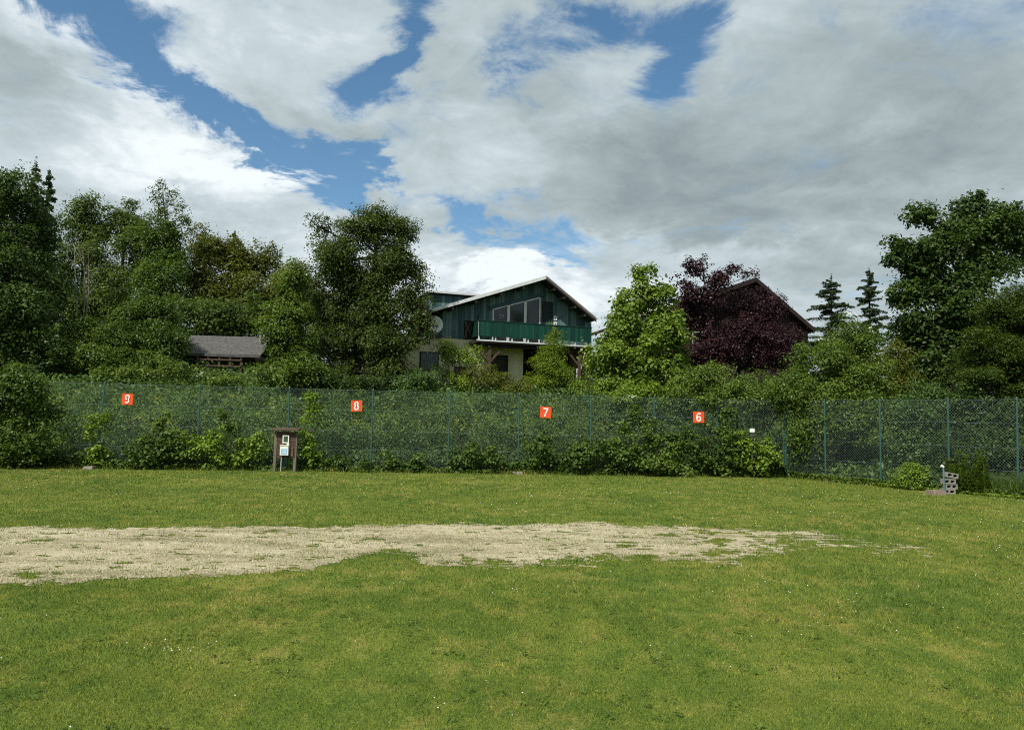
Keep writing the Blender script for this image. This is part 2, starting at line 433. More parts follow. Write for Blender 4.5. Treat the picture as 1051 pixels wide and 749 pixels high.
def track():
    s = .06
    xs = np.arange(-26, 17, s); ys = np.arange(8.0, 18, s)
    X, Y = np.meshgrid(xs, ys)
    ok = track_mask(X, Y) > 0
    jj, ii = np.nonzero(ok)
    nx = len(xs) + 1
    k = jj * nx + ii; f = np.stack([k, k + 1, k + 1 + nx, k + nx], -1)
    used, inv = np.unique(f, return_inverse=True); f = inv.reshape(-1, 4)
    vx = -26 - s / 2 + (used % nx) * s; vy = 8.0 - s / 2 + (used // nx) * s
    vx = vx + (vnoise(vx * 9, vy * 9, 41) - .5) * s; vy = vy + (vnoise(vx * 9, vy * 9, 43) - .5) * s
    v = np.stack([vx, vy, np.full(len(vx), .004)], -1)
    m, nt, p, out = mat_base('gravel')
    a = tex_noise(nt, 30, 5, .75); b = tex_noise(nt, .9, 4, .6, sx=(.5, 1.6, 1)); c = tex_noise(nt, 7, 3, .6)
    f1 = mth(nt, 'ADD', mth(nt, 'MULTIPLY', a, .45), mth(nt, 'ADD', mth(nt, 'MULTIPLY', b, .35), mth(nt, 'MULTIPLY', c, .2)))
    nt.links.new(ramp(nt, f1, [(.37, (.080, .085, .028)), (.44, (.21, .18, .095)), (.52, (.38, .33, .205)), (.64, (.57, .51, .36))]), p.inputs['Base Color'])
    p.inputs['Roughness'].default_value = .95
    bp = nt.nodes.new('ShaderNodeBump'); bp.inputs['Strength'].default_value = .9; bp.inputs['Distance'].default_value = .03
    nt.links.new(a, bp.inputs['Height']); nt.links.new(bp.outputs[0], p.inputs['Normal'])
    tag(link('gravel_track', np_mesh('gravel_track', v, f), m), kind='structure')
    # loose stones
    n = 60000
    x = rng.uniform(-17, 12, n); y = rng.uniform(8.2, 17.5, n); o = track_mask(x, y) > -1; x = x[o]; y = y[o]; n = len(x)
    s = rng.uniform(.005, .014, n) * (1 + .8 * (rng.random(n) > .97))
    base = np.array([(1, 0, 0), (-.5, .8, 0), (-.5, -.8, 0), (.1, .05, .75)])
    ang = rng.uniform(0, 6.28, n); ca, sa = np.cos(ang), np.sin(ang)
    vx = base[None, :, 0] * s[:, None]; vy = base[None, :, 1] * s[:, None] * rng.uniform(.6, 1.1, n)[:, None]
    V = np.stack([x[:, None] + vx * ca[:, None] - vy * sa[:, None], y[:, None] + vx * sa[:, None] + vy * ca[:, None], .004 + base[None, :, 2] * s[:, None]], -1).reshape(-1, 3)
    i = np.arange(n)[:, None] * 4
    F = np.concatenate([i + np.array([0, 1, 3]), i + np.array([1, 2, 3]), i + np.array([2, 0, 3])], 0)
    m2, nt, p, out = mat_base('loose_stone')
    at = nt.nodes.new('ShaderNodeAttribute'); at.attribute_name = 'rnd'
    nt.links.new(ramp(nt, at.outputs['Fac'], [(0, (.16, .145, .11)), (.5, (.34, .31, .23)), (1, (.50, .47, .38))]), p.inputs['Base Color']); p.inputs['Roughness'].default_value = .9
    tag(link('gravel', np_mesh('gravel', V, F, np.tile(rng.random(n), 3)), m2), 'loose pale gravel scattered over the track across the lawn', 'gravel', kind='stuff')
track()


def grass():
    P = []
    def band(y0, y1, dens, h, w, tuft=0):
        hw = y1 * .74 + 1.0
        n = int((y1 - y0) * 2 * hw * dens)
        x = rng.uniform(-hw, hw, n); y = rng.uniform(y0, y1, n)
        t = track_mask(x, y) > 0
        keep = ~t | (rng.random(n) < np.clip((fbm(x * 1.6, y * 3.5, 77) - .40) * 1.9, .02, .55) + np.clip(.35 - track_mask(x, y) * .12, 0, .4))
        keep &= y < np.interp(x, _lx, _ly) + .4
        keep &= rng.random(n) < .45 + .9 * fbm(x * 1.5, y * 1.5, 55)
        x = x[keep]; y = y[keep]; n = len(x)
        hh = h * rng.uniform(.5, 1.25, n) * (.55 + .9 * fbm(x * .9, y * .9, 61)); ww = w * rng.uniform(.7, 1.3, n)
        P.append((x, y, hh, ww))
    band(4.2, 6.5, 7500, .026, .0042)
    band(6.5, 9.5, 3900, .028, .006)
    band(9.5, 15, 1500, .032, .009)
    band(15, 22, 650, .036, .014)
    band(22, 33, 300, .042, .021)
    x, y, h, w = [np.concatenate([p[i] for p in P]) for i in range(4)]
    # greener ragged fringe along the gravel and the taller unmown strip at the foot of the hedge
    n = 60000
    fx = rng.uniform(-22, 24, n); fy = np.interp(fx, _lx, _ly) + rng.normal(.0, .22, n)
    fh = rng.uniform(.05, .2, n) * (.4 + 1.2 * fbm(fx * .8, fx * 0, 71)); 
    gx = rng.uniform(-17, 12, 60000); gy = rng.uniform(8, 17.5, 60000); tm = track_mask(gx, gy); o = (tm > -3.2) & (tm < .9)
    gx = gx[o]; gy = gy[o]
    x = np.concatenate([x, fx, gx]); y = np.concatenate([y, fy, gy]); h = np.concatenate([h, fh, rng.uniform(.03, .085, len(gx))]); w = np.concatenate([w, np.full(n, .018), np.full(len(gx), .010)])
    n = len(x)
    a = rng.uniform(0, 6.28, n); lean = rng.uniform(.1, 1.0, n) * h; la = rng.uniform(0, 6.28, n)
    z = H(x, y)
    dx = np.cos(a) * w / 2; dy = np.sin(a) * w / 2
    v0 = np.stack([x - dx, y - dy, z], -1); v1 = np.stack([x + dx, y + dy, z], -1)
    v2 = np.stack([x + np.cos(la) * lean, y + np.sin(la) * lean, z + h], -1)
    V = np.stack([v0, v1, v2], 1).reshape(-1, 3)
    print('grass blades', n)
    me = np_mesh('grass', V, np.arange(3 * n).reshape(-1, 3), rng.random(n))
    tag(link('grass', me, mat_blade()), 'short mown grass blades covering the lawn on both sides of the gravel track', 'grass', kind='stuff')
    # clover and daisy heads
    n = 1700; y = rng.uniform(4.5, 27, n) ; x = rng.uniform(-1, 1, n) * (y * .72 + 1)
    d = fbm(x * .7, y * .7, 91) + np.where(x > 2.5, .08, 0)
    o = (d > .53) & (track_mask(x, y) < -1) & (y < np.interp(x, _lx, _ly) - .3) & (rng.random(n) < .75); x = x[o]; y = y[o]
    cl = G(186, 668); x = np.concatenate([x, rng.normal(cl.x, .22, 18)]); y = np.concatenate([y, rng.normal(cl.y, .09, 18)])
    n = len(x); s = rng.uniform(.006, .011, n) * (1 + np.clip((y - 8) / 16, 0, .9)); z = rng.uniform(.035, .055, n)
    oc = np.array([(1, 0, 0), (0, 1, 0), (-1, 0, 0), (0, -1, 0), (0, 0, .8), (0, 0, -.6)])
    V = (np.stack([x, y, z], -1)[:, None, :] + oc[None] * s[:, None, None]).reshape(-1, 3)
    F = np.concatenate([np.arange(n)[:, None] * 6 + np.array(t) for t in [(0, 1, 4), (1, 2, 4), (2, 3, 4), (3, 0, 4), (1, 0, 5), (2, 1, 5), (3, 2, 5), (0, 3, 5)]], 0)
    tag(link('clover_flowers', np_mesh('clover_flowers', V, F, np.tile(rng.random(n), 8)), LM['flower']), 'tiny white clover and daisy heads dotted over the lawn', 'flowers', kind='stuff')
grass()


# ------------------------------------------------------------------ foliage
def leaves_mesh(name, C, Nrm, L, Wd, rnd, fold=.25):
    """one folded rhombus per leaf at centre C, facing Nrm"""
    n = len(C)
    t = rng.normal(size=(n, 3)); Nrm = Nrm / np.linalg.norm(Nrm, axis=1, keepdims=True)
    t -= (t * Nrm).sum(1, keepdims=True) * Nrm; t /= np.linalg.norm(t, axis=1, keepdims=True) + 1e-9
    b = np.cross(Nrm, t); L = np.broadcast_to(L, n)[:, None]; Wd = np.broadcast_to(Wd, n)[:, None]
    V = np.stack([C - t * L / 2, C + b * Wd / 2 + Nrm * Wd * fold, C + t * L / 2, C - b * Wd / 2 + Nrm * Wd * fold], 1).reshape(-1, 3)
    return np_mesh(name, V, np.arange(4 * n).reshape(-1, 4), rnd)


def foliage(lobes, leaf, per=22, spacing=.42, spread=.26, up=.8, rag=.22, inner=.25, flat=.55, aspect=.55, drop=0.0, zmin=None):
    """lobes: (centre, (rx,ry,rz)); returns leaf centres, normals and clump centres"""
    Cs = []; Os = []; Rs = []
    big = []
    for (c, r) in lobes:                      # every bough splits into uneven smaller masses
        r = np.array(r, float)
        if r.mean() < .75: big.append((c, r)); continue
        big.append((np.array(c), r * .70))
        for k in range(10):
            d = rng.normal(size=3); d /= np.linalg.norm(d); q = rng.uniform(.26, .58)
            big.append((np.array(c) + d * r * (1.06 - q), np.maximum(r * q, .22)))
    lobes = big
    S = spacing * 1.38; leaf = leaf * .86; rag = min(rag * 1.15, .5)
    for (c, r) in lobes:
        r = np.array(r, float); area = 4 * math.pi * (((r[0] * r[1]) ** 1.6 + (r[0] * r[2]) ** 1.6 + (r[1] * r[2]) ** 1.6) / 3) ** (1 / 1.6)
        n = max(5, int(.78 * area / S ** 2))
        d = rng.normal(size=(n, 3)); d /= np.linalg.norm(d, axis=1, keepdims=True)
        ph = rng.uniform(0, 6.28, 6)
        bump = 1 + .20 * np.sin(4 * d[:, 0] + ph[0]) * np.cos(5 * d[:, 1] + ph[1]) + .13 * np.sin(7 * d[:, 2] + ph[2] + 3 * d[:, 0])
        rad = 1 - rag * 1.3 + rag * 1.7 * rng.random(n)
        inn = rng.random(n) < inner; rad = np.where(inn, rng.uniform(.3, .75, n), rad)
        rs = S * (.34 + .75 * rng.random(n) ** 1.8); rs = np.minimum(rs, r.min() * .8)
        ext = np.maximum(rad * bump - .30 * rs / r.mean(), .1)
        Cs.append(np.array(c) + d * r * ext[:, None]); Os.append(d); Rs.append(rs)
    C = np.concatenate(Cs); O = np.concatenate(Os); RS = np.concatenate(Rs)
    if drop: k = rng.random(len(C)) > drop; C = C[k]; O = O[k]; RS = RS[k]
    n = len(C)
    cnt = np.maximum(8, (per * 3.9 * (RS / (.62 * S)) ** 2).astype(int)); idx = np.repeat(np.arange(n), cnt); m = len(idx)
    e = rng.normal(size=(m, 3)) + O[idx] * .35 + np.array([0, 0, .45]); e /= np.linalg.norm(e, axis=1, keepdims=True)
    rr = RS[idx] * (.55 + .55 * rng.random(m) ** .8)
    off = e * rr[:, None] * np.array([1.1, 1.1, .55 + flat * .5])
    # twigs: strings of leaves poking out beyond the clump
    tw = rng.random(m) < .30; off[tw] *= 1.05 + .95 * rng.random((tw.sum(), 1)) ** 1.6
    P = C[idx] + off
    Nn = e * .75 + rng.normal(size=(m, 3)) * .42 + np.array([0, 0, up * .75])
    rn = np.clip(.6 * rng.random(m) + .4 * rng.random(n)[idx], 0, 1)
    L = leaf * rng.uniform(.6, 1.3, m)
    if zmin is not None:
        k = P[:, 2] > zmin(P[:, 0], P[:, 1]) + .03; P = P[k]; Nn = Nn[k]; L = L[k]; rn = rn[k]
    return P, Nn, L, L * aspect, rn, C


NLEAF = 0


def plant(name, label, cat, mat, lobes, leaf=.12, base=None, group=None, trunk_r=.18, bark=None, flowers=0, stems=1, flower_at=None, limbs=True, part='crown', **kw):
    """lobes in photo pixels (px, py, rx, ry, distance[, depth ratio])"""
    global NLEAF
    LB = []
    for l in lobes:
        px, py, rx, ry, d = l[:5]; q = l[5] if len(l) > 5 else .9
        c = W(px, py, d); k = d / FPX
        LB.append((c, (rx * k, max(.25, rx * k * q), ry * k)))
    if base is None:
        cx = sum(c.x for c, r in LB) / len(LB); cy = sum(c.y for c, r in LB) / len(LB)
    else:
        cx, cy = W(base[0], 400, base[1]).x, base[1]
    cz = Hf(cx, cy)
    root = empty(name, (cx, cy, cz), label, cat, group)
    o3 = np.array([cx, cy, cz])
    P, Nn, L, Wd, rn, C = foliage([(np.array(c), r) for c, r in LB], leaf, zmin=H, **kw)
    NLEAF += len(P)
    link(part, leaves_mesh(part, P - o3, Nn, L, Wd, rn), LM[mat], root)
    if flowers:
        k = rng.choice(len(C), flowers); cc = C[k]
        if flower_at is not None:
            q = np.array([topix(*c) for c in C]); dd = np.min([np.hypot(q[:, 0] - a, q[:, 1] - b) for a, b in flower_at], axis=0); cc = C[np.argsort(dd)[:flowers]]
        cc = cc + np.array([0, -.35, .12])
        m = 14; fP = np.repeat(cc, m, 0) + rng.normal(size=(len(cc) * m, 3)) * np.array([.09, .09, .03])
        link('blossom', leaves_mesh('blossom', fP - o3, rng.normal(size=fP.shape) * .4 + np.array([0, -.5, 1]), .06, .05, rng.random(len(fP))), LM['flower'], root)
    # trunk and limbs
    mb = MB()
    LBs = sorted(LB, key=lambda t: t[0].z)
    top = LBs[-1]; r0 = trunk_r
    if stems == 1:
        zt = top[0].z - cz; hx, hy = top[0].x - cx, top[0].y - cy
        pts = [Vector((hx * t ** 1.6 + .12 * math.sin(5 * t + cx), hy * t ** 1.6, zt * t - .15 * (t == 0))) for t in np.linspace(0, 1, 9)]
        mb.tube(pts, [r0 * (1.25 if i == 0 else 1) * (1 - .82 * i / 8) for i in range(9)], 8)
        if limbs:
            for c, r in LB:
                c = Vector(c) - Vector(o3)
                t = max(.15, min(.85, (c.z - .9 * r[2]) / max(zt, .1))); i = t * 8; a = pts[int(i)].lerp(pts[min(8, int(i) + 1)], i - int(i))
                mid = a.lerp(c, .5) + Vector((R.uniform(-.2, .2), R.uniform(-.2, .2), -.15 * (c - a).length))
                lr = r0 * (.55 - .35 * t)
                if (c - a).length > .3: mb.tube([a, mid, c], [lr, lr * .7, lr * .4], 5)
                for q in range(9):
                    d = Vector((R.gauss(0, 1), R.gauss(0, 1), R.gauss(.4, .8))).normalized()
                    e = c + Vector((d.x * r[0], d.y * r[1], d.z * r[2])) * R.uniform(.75, 1.0); s0 = mid.lerp(c, R.uniform(.5, 1))
                    mb.tube([s0, s0.lerp(e, .55) + Vector((0, 0, -.08 * (e - s0).length)), e], [lr * .35, lr * .22, .008], 4, cap=False)
    else:
        for s in range(stems):
            c, r = R.choice(LB); c = Vector(c) - Vector(o3)
            bx = c.x + R.uniform(-.6, .6) * r[0]; by = c.y + R.uniform(-.3, .3)
            bz = Hf(cx + bx, cy + by) - cz
            e = c + Vector((R.uniform(-.8, .8) * r[0], R.uniform(-.5, .5) * r[1], R.uniform(.2, .9) * r[2]))
            b0 = Vector((0, 0, -.05)); md = b0.lerp(e, .5); md.z = max(md.z, Hf(cx + md.x, cy + md.y) - cz)
            if e.z > b0.z + .15: mb.tube([b0, md + Vector((R.uniform(-.1, .1), R.uniform(-.1, .1), 0)), e], [r0, r0 * .7, r0 * .3], 5)
    if mb.v: mb.build('trunk' if stems == 1 else 'stem', bark or BARK, root, smooth=True)
    return root


def conifer(name, label, mat, px, top_y, base_d, width_px, base_z=None, droop=.35, group=None, sparse=1.0, low_y=None, cat='tree', leaf=.2):
    global NLEAF
    t = W(px, top_y, base_d); cz = Hf(t.x, base_d); h = t.z - cz; Rr = width_px * base_d / FPX / 2
    root = empty(name, (t.x, base_d, cz), label, cat, group)
    mb = MB(); mb.tube([(0, 0, -.1), (0, 0, h * .5), (0, 0, h)], [max(.1, h * .016), h * .010, .02], 7)
    Ps = []; Ns = []
    z = h * .12
    while z < h * .985:
        f = 1 - z / h; rr = Rr * f ** .6 + .04
        nb = 6
        for k in range(nb):
            a = R.uniform(0, 6.28); ln = rr * R.uniform(.55, 1.15)
            z_keep = z; z = z + R.uniform(-.5, .5) * max(.2, h * .034)
            ex, ey = math.cos(a) * ln, math.sin(a) * ln; ez = z - droop * ln * R.uniform(-.6, 2.0) + .10 * ln; ez += R.uniform(-.25, .25) * ln
            mb.tube([(0, 0, z), (ex * .5, ey * .5, (z + ez) / 2 + .05 * ln), (ex, ey, ez)], [.02 + .012 * ln, .015, .005], 3, cap=False)
            m = int((30 + 110 * ln) * sparse); u = rng.uniform(.12, 1.03, m)
            sw = .30 * ln * (1 - u * .75) + .05
            off = rng.normal(size=m) * sw * .55
            P = np.stack([ex * u - math.sin(a) * off, ey * u + math.cos(a) * off, z + (ez - z) * u + .05 * ln * np.sin(3.14 * u) - np.abs(off) * .35 - rng.random(m) * .14], -1)
            Ps.append(P); Ns.append(rng.normal(size=(m, 3)) * .5 + np.array([0, 0, .9])); z = z_keep
        z += max(.2, h * .034) * R.uniform(.8, 1.25)
    Ps.append(rng.normal(size=(40, 3)) * np.array([.05, .05, h * .02]) + np.array([0, 0, h * .985])); Ns.append(rng.normal(size=(40, 3)))
    P = np.concatenate(Ps); Nn = np.concatenate(Ns); NLEAF += len(P)
    L = leaf * rng.uniform(.6, 1.3, len(P))
    link('crown', leaves_mesh('crown', P, Nn, L, L * .34, rng.random(len(P))), LM[mat], root)
    mb.build('trunk', BARK_D, root, smooth=True)
    return root


# ------------------------------------------------------------------ buildings
def board_mat(name, stops, rough=.75, streak=9):
    m, nt, p, out = mat_base(name)
    at = nt.nodes.new('ShaderNodeAttribute'); at.attribute_name = 'rnd'
    n = tex_noise(nt, streak, 5, .65, sx=(1, 1, .12)); n2 = tex_noise(nt, .8, 3)
    f = mth(nt, 'ADD', mth(nt, 'MULTIPLY', at.outputs['Fac'], .4), mth(nt, 'ADD', mth(nt, 'MULTIPLY', n, .45), mth(nt, 'MULTIPLY', n2, .2)))
    nt.links.new(ramp(nt, f, stops), p.inputs['Base Color']); p.inputs['Roughness'].default_value = rough; p.inputs['Specular IOR Level'].default_value = .25
    b = nt.nodes.new('ShaderNodeBump'); b.inputs['Strength'].default_value = .4; b.inputs['Distance'].default_value = .01
    nt.links.new(n, b.inputs['Height']); nt.links.new(b.outputs[0], p.inputs['Normal'])
    return m


TEAL = board_mat('teal_stained_boards', [(.2, (.024, .056, .066)), (.5, (.062, .124, .132)), (.8, (.17, .25, .25))])
BROWN = board_mat('dark_brown_boards', [(.2, (.012, .008, .007)), (.5, (.030, .020, .017)), (.8, (.06, .042, .034))])
RAILG = board_mat('green_rail_boards', [(.2, (.003, .026, .018)), (.5, (.004, .042, .029)), (.8, (.010, .070, .050))], .5)
LOGS = board_mat('old_log_wall', [(.2, (.020, .013, .009)), (.5, (.050, .034, .024)), (.8, (.10, .075, .055))])
PLASTER = simple('cream_plaster', (.50, .45, .27), (.70, .66, .45), 1.4, .95, sx=(1, 1, .35), bump=.15, detail=8)
ROOFD = simple('dark_roof_sheet', (.022, .026, .030), (.045, .050, .054), 3, .7)
ROOFS = simple('grey_shingle_roof', (.040, .038, .036), (.105, .102, .098), 8, .9, sx=(1, .4, 1), bump=.5)
METAL = simple('zinc_edge', (.50, .52, .53), (.66, .68, .69), 4, .5)
DARKW = simple('dark_timber', (.010, .008, .007), (.028, .022, .018), 6, .9)
BEAM = simple('timber_beam', (.07, .055, .042), (.16, .13, .10), 7, .85, sx=(.6, .6, 3), bump=.3)
LOUV = simple('brown_louvre', (.035, .026, .022), (.08, .06, .05), 6, .8)
SHUT = simple('blue_grey_shutter', (.085, .115, .125), (.15, .19, .20), 5, .6)
FRAMEW = simple('white_window_frame', (.50, .52, .50), (.68, .70, .68), 8, .5)


def glass_mat():
    m, nt, p, out = mat_base('dark_window_glass')
    n = tex_noise(nt, .8, 3)
    nt.links.new(ramp(nt, n, [(.3, (.015, .020, .023)), (.7, (.040, .048, .054))]), p.inputs['Base Color'])
    p.inputs['Roughness'].default_value = .08; p.inputs['Specular IOR Level'].default_value = .5
    return m
GLASS = glass_mat()


class Frame:
    """a building's own axes: u along its front, v into it, z up from its base"""
    def __init__(s, px, d, rz):
        p = W(px, 400, d); s.x, s.y, s.rz = p.x, d, rz; s.z0 = Hf(p.x, d); s.cu = Vector((math.cos(rz), math.sin(rz), 0)); s.n = Vector((-math.sin(rz), math.cos(rz), 0))
    def at(s, px, py, v=0.0):
        r = ray(px, py); O = Vector((s.x, s.y, 0)) + s.n * v
        t = (O - EYE).dot(s.n) / r.dot(s.n); p = EYE + r * t
        return (p - Vector((s.x, s.y, 0))).dot(s.cu), p.z - s.z0
    def root(s, name, label, cat): return empty(name, (s.x, s.y, s.z0), label, cat, rz=s.rz)


def boards(name, poly_top, z_bot, u0, u1, v, mat, parent, w=.17, skip=None, th=.025, zcut=None):
    """vertical boards; poly_top(u) gives the height, skip = list of (u0,u1,z0,z1) openings"""
    mb = MB(); u = u0; rn = []
    while u < u1 - .02:
        a, b = u + .006, min(u + w - .006, u1)
        segs = [(z_bot, None)]
        m = (a + b) / 2
        for (sa, sb, s0, s1) in (skip or []):
            if sa < m < sb: segs = [(z_bot, s0)] * (s0 > z_bot + .05) + [(s1, None)]
        dv = R.uniform(0, .012); r = R.random()
        for (z0, z1) in segs:
            za = poly_top(a) if z1 is None else z1; zb = poly_top(b) if z1 is None else z1
            if min(za, zb) <= z0 + .02: continue
            n0 = len(mb.f); mb.prism([(a, z0), (b, z0), (b, zb), (a, za)], v - dv, v - dv + th); rn += [r] * (len(mb.f) - n0)
        u += w
    o = mb.build(name, mat, parent); at = o.data.attributes.new('rnd', 'FLOAT', 'FACE'); at.data.foreach_set('value', rn)
    return o


def chalet():
    F = Frame(560, 45.0, math.radians(20))
    root = F.root('chalet', 'two-storey chalet with teal board gable, green balcony and cream ground floor', 'house')
    A = lambda px, py, v=0.0: F.at(px, py, v)
    ul = A(454, 330)[0]; ur = A(607, 330)[0]; up, zp = A(560, 287)
    zl = A(454, 319)[1]; zr = A(607, 325)[1]; zf = A(490, 349)[1]         # floor of the balcony
    zfl = (A(490, 348.5, -1.45)[1] + A(605, 355.5, -1.45)[1]) / 2
    top = lambda u: zl + (zp - zl) * (u - ul) / (up - ul) if u < up else zp + (zr - zp) * (u - up) / (ur - up)
    zb = A(470, 347.5)[1]
    wl = A(388, 350)[0]; wr = ur + .05
    # ground floor walls with a recess under the balcony
    ra, rb = A(537, 370)[0], A(601, 370)[0]
    mb = MB(); mb.box(wl, ra, 0, 8, -.6, zb - .02); mb.box(ra, rb, 2.6, 8, -.6, zb - .02); mb.box(rb, wr, 0, 8, -.6, zb - .02)
    mb.build('ground_floor_wall', PLASTER, root)
    MB().box(ra + .02, rb - .02, 2.5, 2.58, -.3, zb - .1).build('recess_shade_panel', DARKW, root)  # dark sheet standing for the shade inside the recess
    # core of the upper storey and its boards
    core = MB(); core.prism([(ul + .03, zb), (ur - .03, zb), (ur - .03, zr - .12), (up, zp - .14), (ul + .03, zl - .12)], .06, 9.5)
    core.build('gable_core', DARKW, root)
    h0, h1 = A(476.5, 340)[0], A(489, 340)[0]; hz0, hz1 = A(480, 349)[1], A(480, 329)[1]
    boards('gable_wall', lambda u: top(u) - .02, zb, ul, ur, 0, TEAL, root, .19, skip=[(h0, h1, hz0, hz1)])
    boards('side_wall', lambda u: zl - .12, zb, -9.5, -.1, 0, TEAL, root, .19).rotation_euler = (0, 0, math.radians(-90))
    root.children[-1].location = (ul - .012, 0, 0) if False else (0, 0, 0)
    side = root.children[-1]; side.location = (ul, 0, 0)
    # clutter in the open hatch
    mb = MB()
    for k in range(5):
        a = R.uniform(h0, h1); b = R.uniform(h0, h1); mb.bar((a, -.06, hz0 + R.uniform(0, .2)), (b, -.10, hz1 - R.uniform(0, .3)), .045, .04)
    mb.bar((h1 + .04, -.09, hz0 - .3), (h1 + .14, -.09, hz1 + .4), .10, .07)
    mb.build('hatch_timber', BEAM, root)
    # roof
    vo = -1.05
    ru, rz = A(560.5, 283.5, vo); lu, lz = A(443, 317.5, vo); eu, ez = A(611.5, 326.5, vo)
    th = .16
    rf = MB(); rf.prism([(lu, lz), (ru, rz), (ru, rz - th), (lu, lz - th)][::-1], vo, 10.2); rf.prism([(ru, rz), (eu, ez), (eu, ez - th), (ru, rz - th)][::-1], vo + .003, 10.203)
    roof = rf.build('roof', ROOFD, root)
    def edge(p, q, w, v, mat, name, dz=0):
        m = MB(); m.prism([(p[0], p[1] - w + dz), (q[0], q[1] - w + dz), (q[0], q[1] + dz), (p[0], p[1] + dz)], v - .035, v); m.build(name, mat, root)
    edge((lu - .03, lz + .03), (ru, rz + .03), .20, vo - .003, METAL, 'barge_board')  # metal edge on the sunny slope, its brightness put into the colour
    edge((ru, rz + .03), (eu + .03, ez + .03), .15, vo - .003, simple('shaded_brown_barge', (.10, .09, .085), (.16, .145, .135), 5), 'barge_board', 0)  # brown-grey edge, darkened in the colour as the side away from the sun
    edge((ru, rz - .125), (eu + .03, ez - .125), .12, vo - .009, DARKW, 'barge_board')
    for t in (.18, .38, .6, .8):
        for (p, q) in (((lu, lz), (ru, rz)), ((ru, rz), (eu, ez))):
            x = p[0] + (q[0] - p[0]) * t; z = p[1] + (q[1] - p[1]) * t - .30
            MB().box(x - .06, x + .06, vo + .06, .05, z - .07, z + .07).build('purlin', BEAM, root)
    # dormer on the left slope
    du0, dz1 = A(438, 297.5, 2.5); du1 = A(512, 297.5, 2.5)[0]
    d = MB(); d.box(du0 + .25, du1 + .6, 2.8, 8, lz - .1, dz1 - .2); dm = d.build('dormer', ROOFD, root)
    MB().box(du0, du1 + 1.0, 2.5, 8.6, dz1 - .12, dz1).build('dormer_roof', METAL, dm)
    boards('dormer_wall', lambda u: dz1 - .2, lz, du0 + .25, du1 + .6, 2.78, TEAL, dm, .2)
    # tall windows behind the balcony
    X = [505.5, 522, 539.3, 554.8]; T = [317.6, 313.4, 309.2, 305.6]
    P = [A(x, t, -.06) for x, t in zip(X, T)]
    for i in range(3):
        (a, za), (b, zb2) = P[i], P[i + 1]
        win = MB().bar((a + .05, -.06, zfl + .05), (b - .05, -.06, zfl + .05), .07, .09)
        win.bar((a + .05, -.06, za), (b - .05, -.06, zb2), .07, .08); win.bar((a + .04, -.06, zfl), (a + .04, -.06, za), .08, .07); win.bar((b - .04, -.06, zfl), (b - .04, -.06, zb2), .08, .07)
        w = win.build('window', FRAMEW, root)
        MB().prism([(a, zfl), (b, zfl), (b, zb2), (a, za)], -.045, -.03).build('pane', GLASS, w)
        if i == 0:
            hx, hz = A(514.6, 324.5, -.07); c = MB(); pts = []
            for k in range(17):
                t = 2 * math.pi * k / 16; pts.append((hx + .0088 * 16 * math.sin(t) ** 3, -.06, hz + .0088 * (13 * math.cos(t) - 5 * math.cos(2 * t) - 2 * math.cos(3 * t) - math.cos(4 * t))))
            c.tube(pts, .012, 4); c.build('heart_ornament', FRAMEW, w)
    ta, tb = A(502.5, 316, -.1), A(559, 301.5, -.1)
    MB().prism([(ta[0], ta[1] - .12), (tb[0], tb[1] - .12), (tb[0], tb[1] + .12), (ta[0], ta[1] + .12)], -.11, -.07).build('window_hood', BEAM if False else TEAL, root)
    # lattice right of the windows
    a, z1 = A(557, 309, -.1); b, z0 = A(568, 330, -.1); lt = MB(); k = z0 - (b - a)
    while k < z1:
        p0 = (a, max(k, z0)); q0 = b; ya = k + (b - a)
        s0 = max(0, z0 - k); e0 = min(b - a, z1 - k)
        if e0 > s0: lt.bar((a + (b - a) - s0, -.06, k + s0), (a + (b - a) - e0, -.06, k + e0), .05, .03)
        k += .16
    MB().box(a, b, -.045, -.03, z0, z1).build('lattice_backing', DARKW, root); lt.build('lattice', TEAL, root)
    for py in (326.5, 332.3):
        x, z = A(570, py, -.05); pl = MB().box(x - .11, x + .11, -.06, -.03, z - .13, z + .13).build('house_plaque', WHITE, root)
        MB().box(x - .04, x + .04, -.068, -.058, z - .05, z + .05).build('plaque_emblem', SHUT, pl)
    # balcony
    v0 = -1.45
    bl = A(491, 346, v0)[0]; br = A(607, 352, v0)[0]
    deck = MB().box(bl - .1, br + .1, v0 - .06, -.02, zfl - .16, zfl).build('balcony_floor', DARKW, root)
    MB().box(bl - .12, br + .12, v0 - .10, v0 - .062, zfl - .06, zfl + .02).build('floor_edging', METAL, deck)
    r1 = (A(492, 329.5, v0)[1] + A(608, 336.5, v0)[1]) / 2; r0 = (A(492, 345, v0)[1] + A(608, 351, v0)[1]) / 2
    rail = boards('balcony_railing', lambda u: r1, r0, bl, br, v0, RAILG, root, .155, th=.03)
    MB().box(bl - .03, br + .03, v0 - .03, v0 + .06, r1 + .003, r1 + .05).build('handrail', RAILG, rail)
    for x in np.linspace(bl + .05, br - .05, 8): MB().box(x - .035, x + .035, v0 + .035, v0 + .10, zfl + .003, r1).build('railing_post', FRAMEW, rail)
    MB().box(bl, bl + .05, v0 + .11, -.05, r0, r1).build('side_railing', RAILG, rail)
    # timber supports with braces
    for px in (502, 594.5):
        x = A(px, 375, v0 + .2)[0]; m = MB(); m.bar((x, v0 + .2, -.4), (x, v0 + .2, zfl - .3), .17, .17); p = m.build('post', OLDWOOD, root)
        for s in (-1, 1): MB().bar((x, v0 + .2, zfl - 1.25), (x + s * .78, v0 + .2, zfl - .36), .13, .12).build('brace', OLDWOOD, p)
    MB().box(bl, br, v0 + .12, v0 + .28, zfl - .36, zfl - .17).build('cross_beam', DARKW, root)
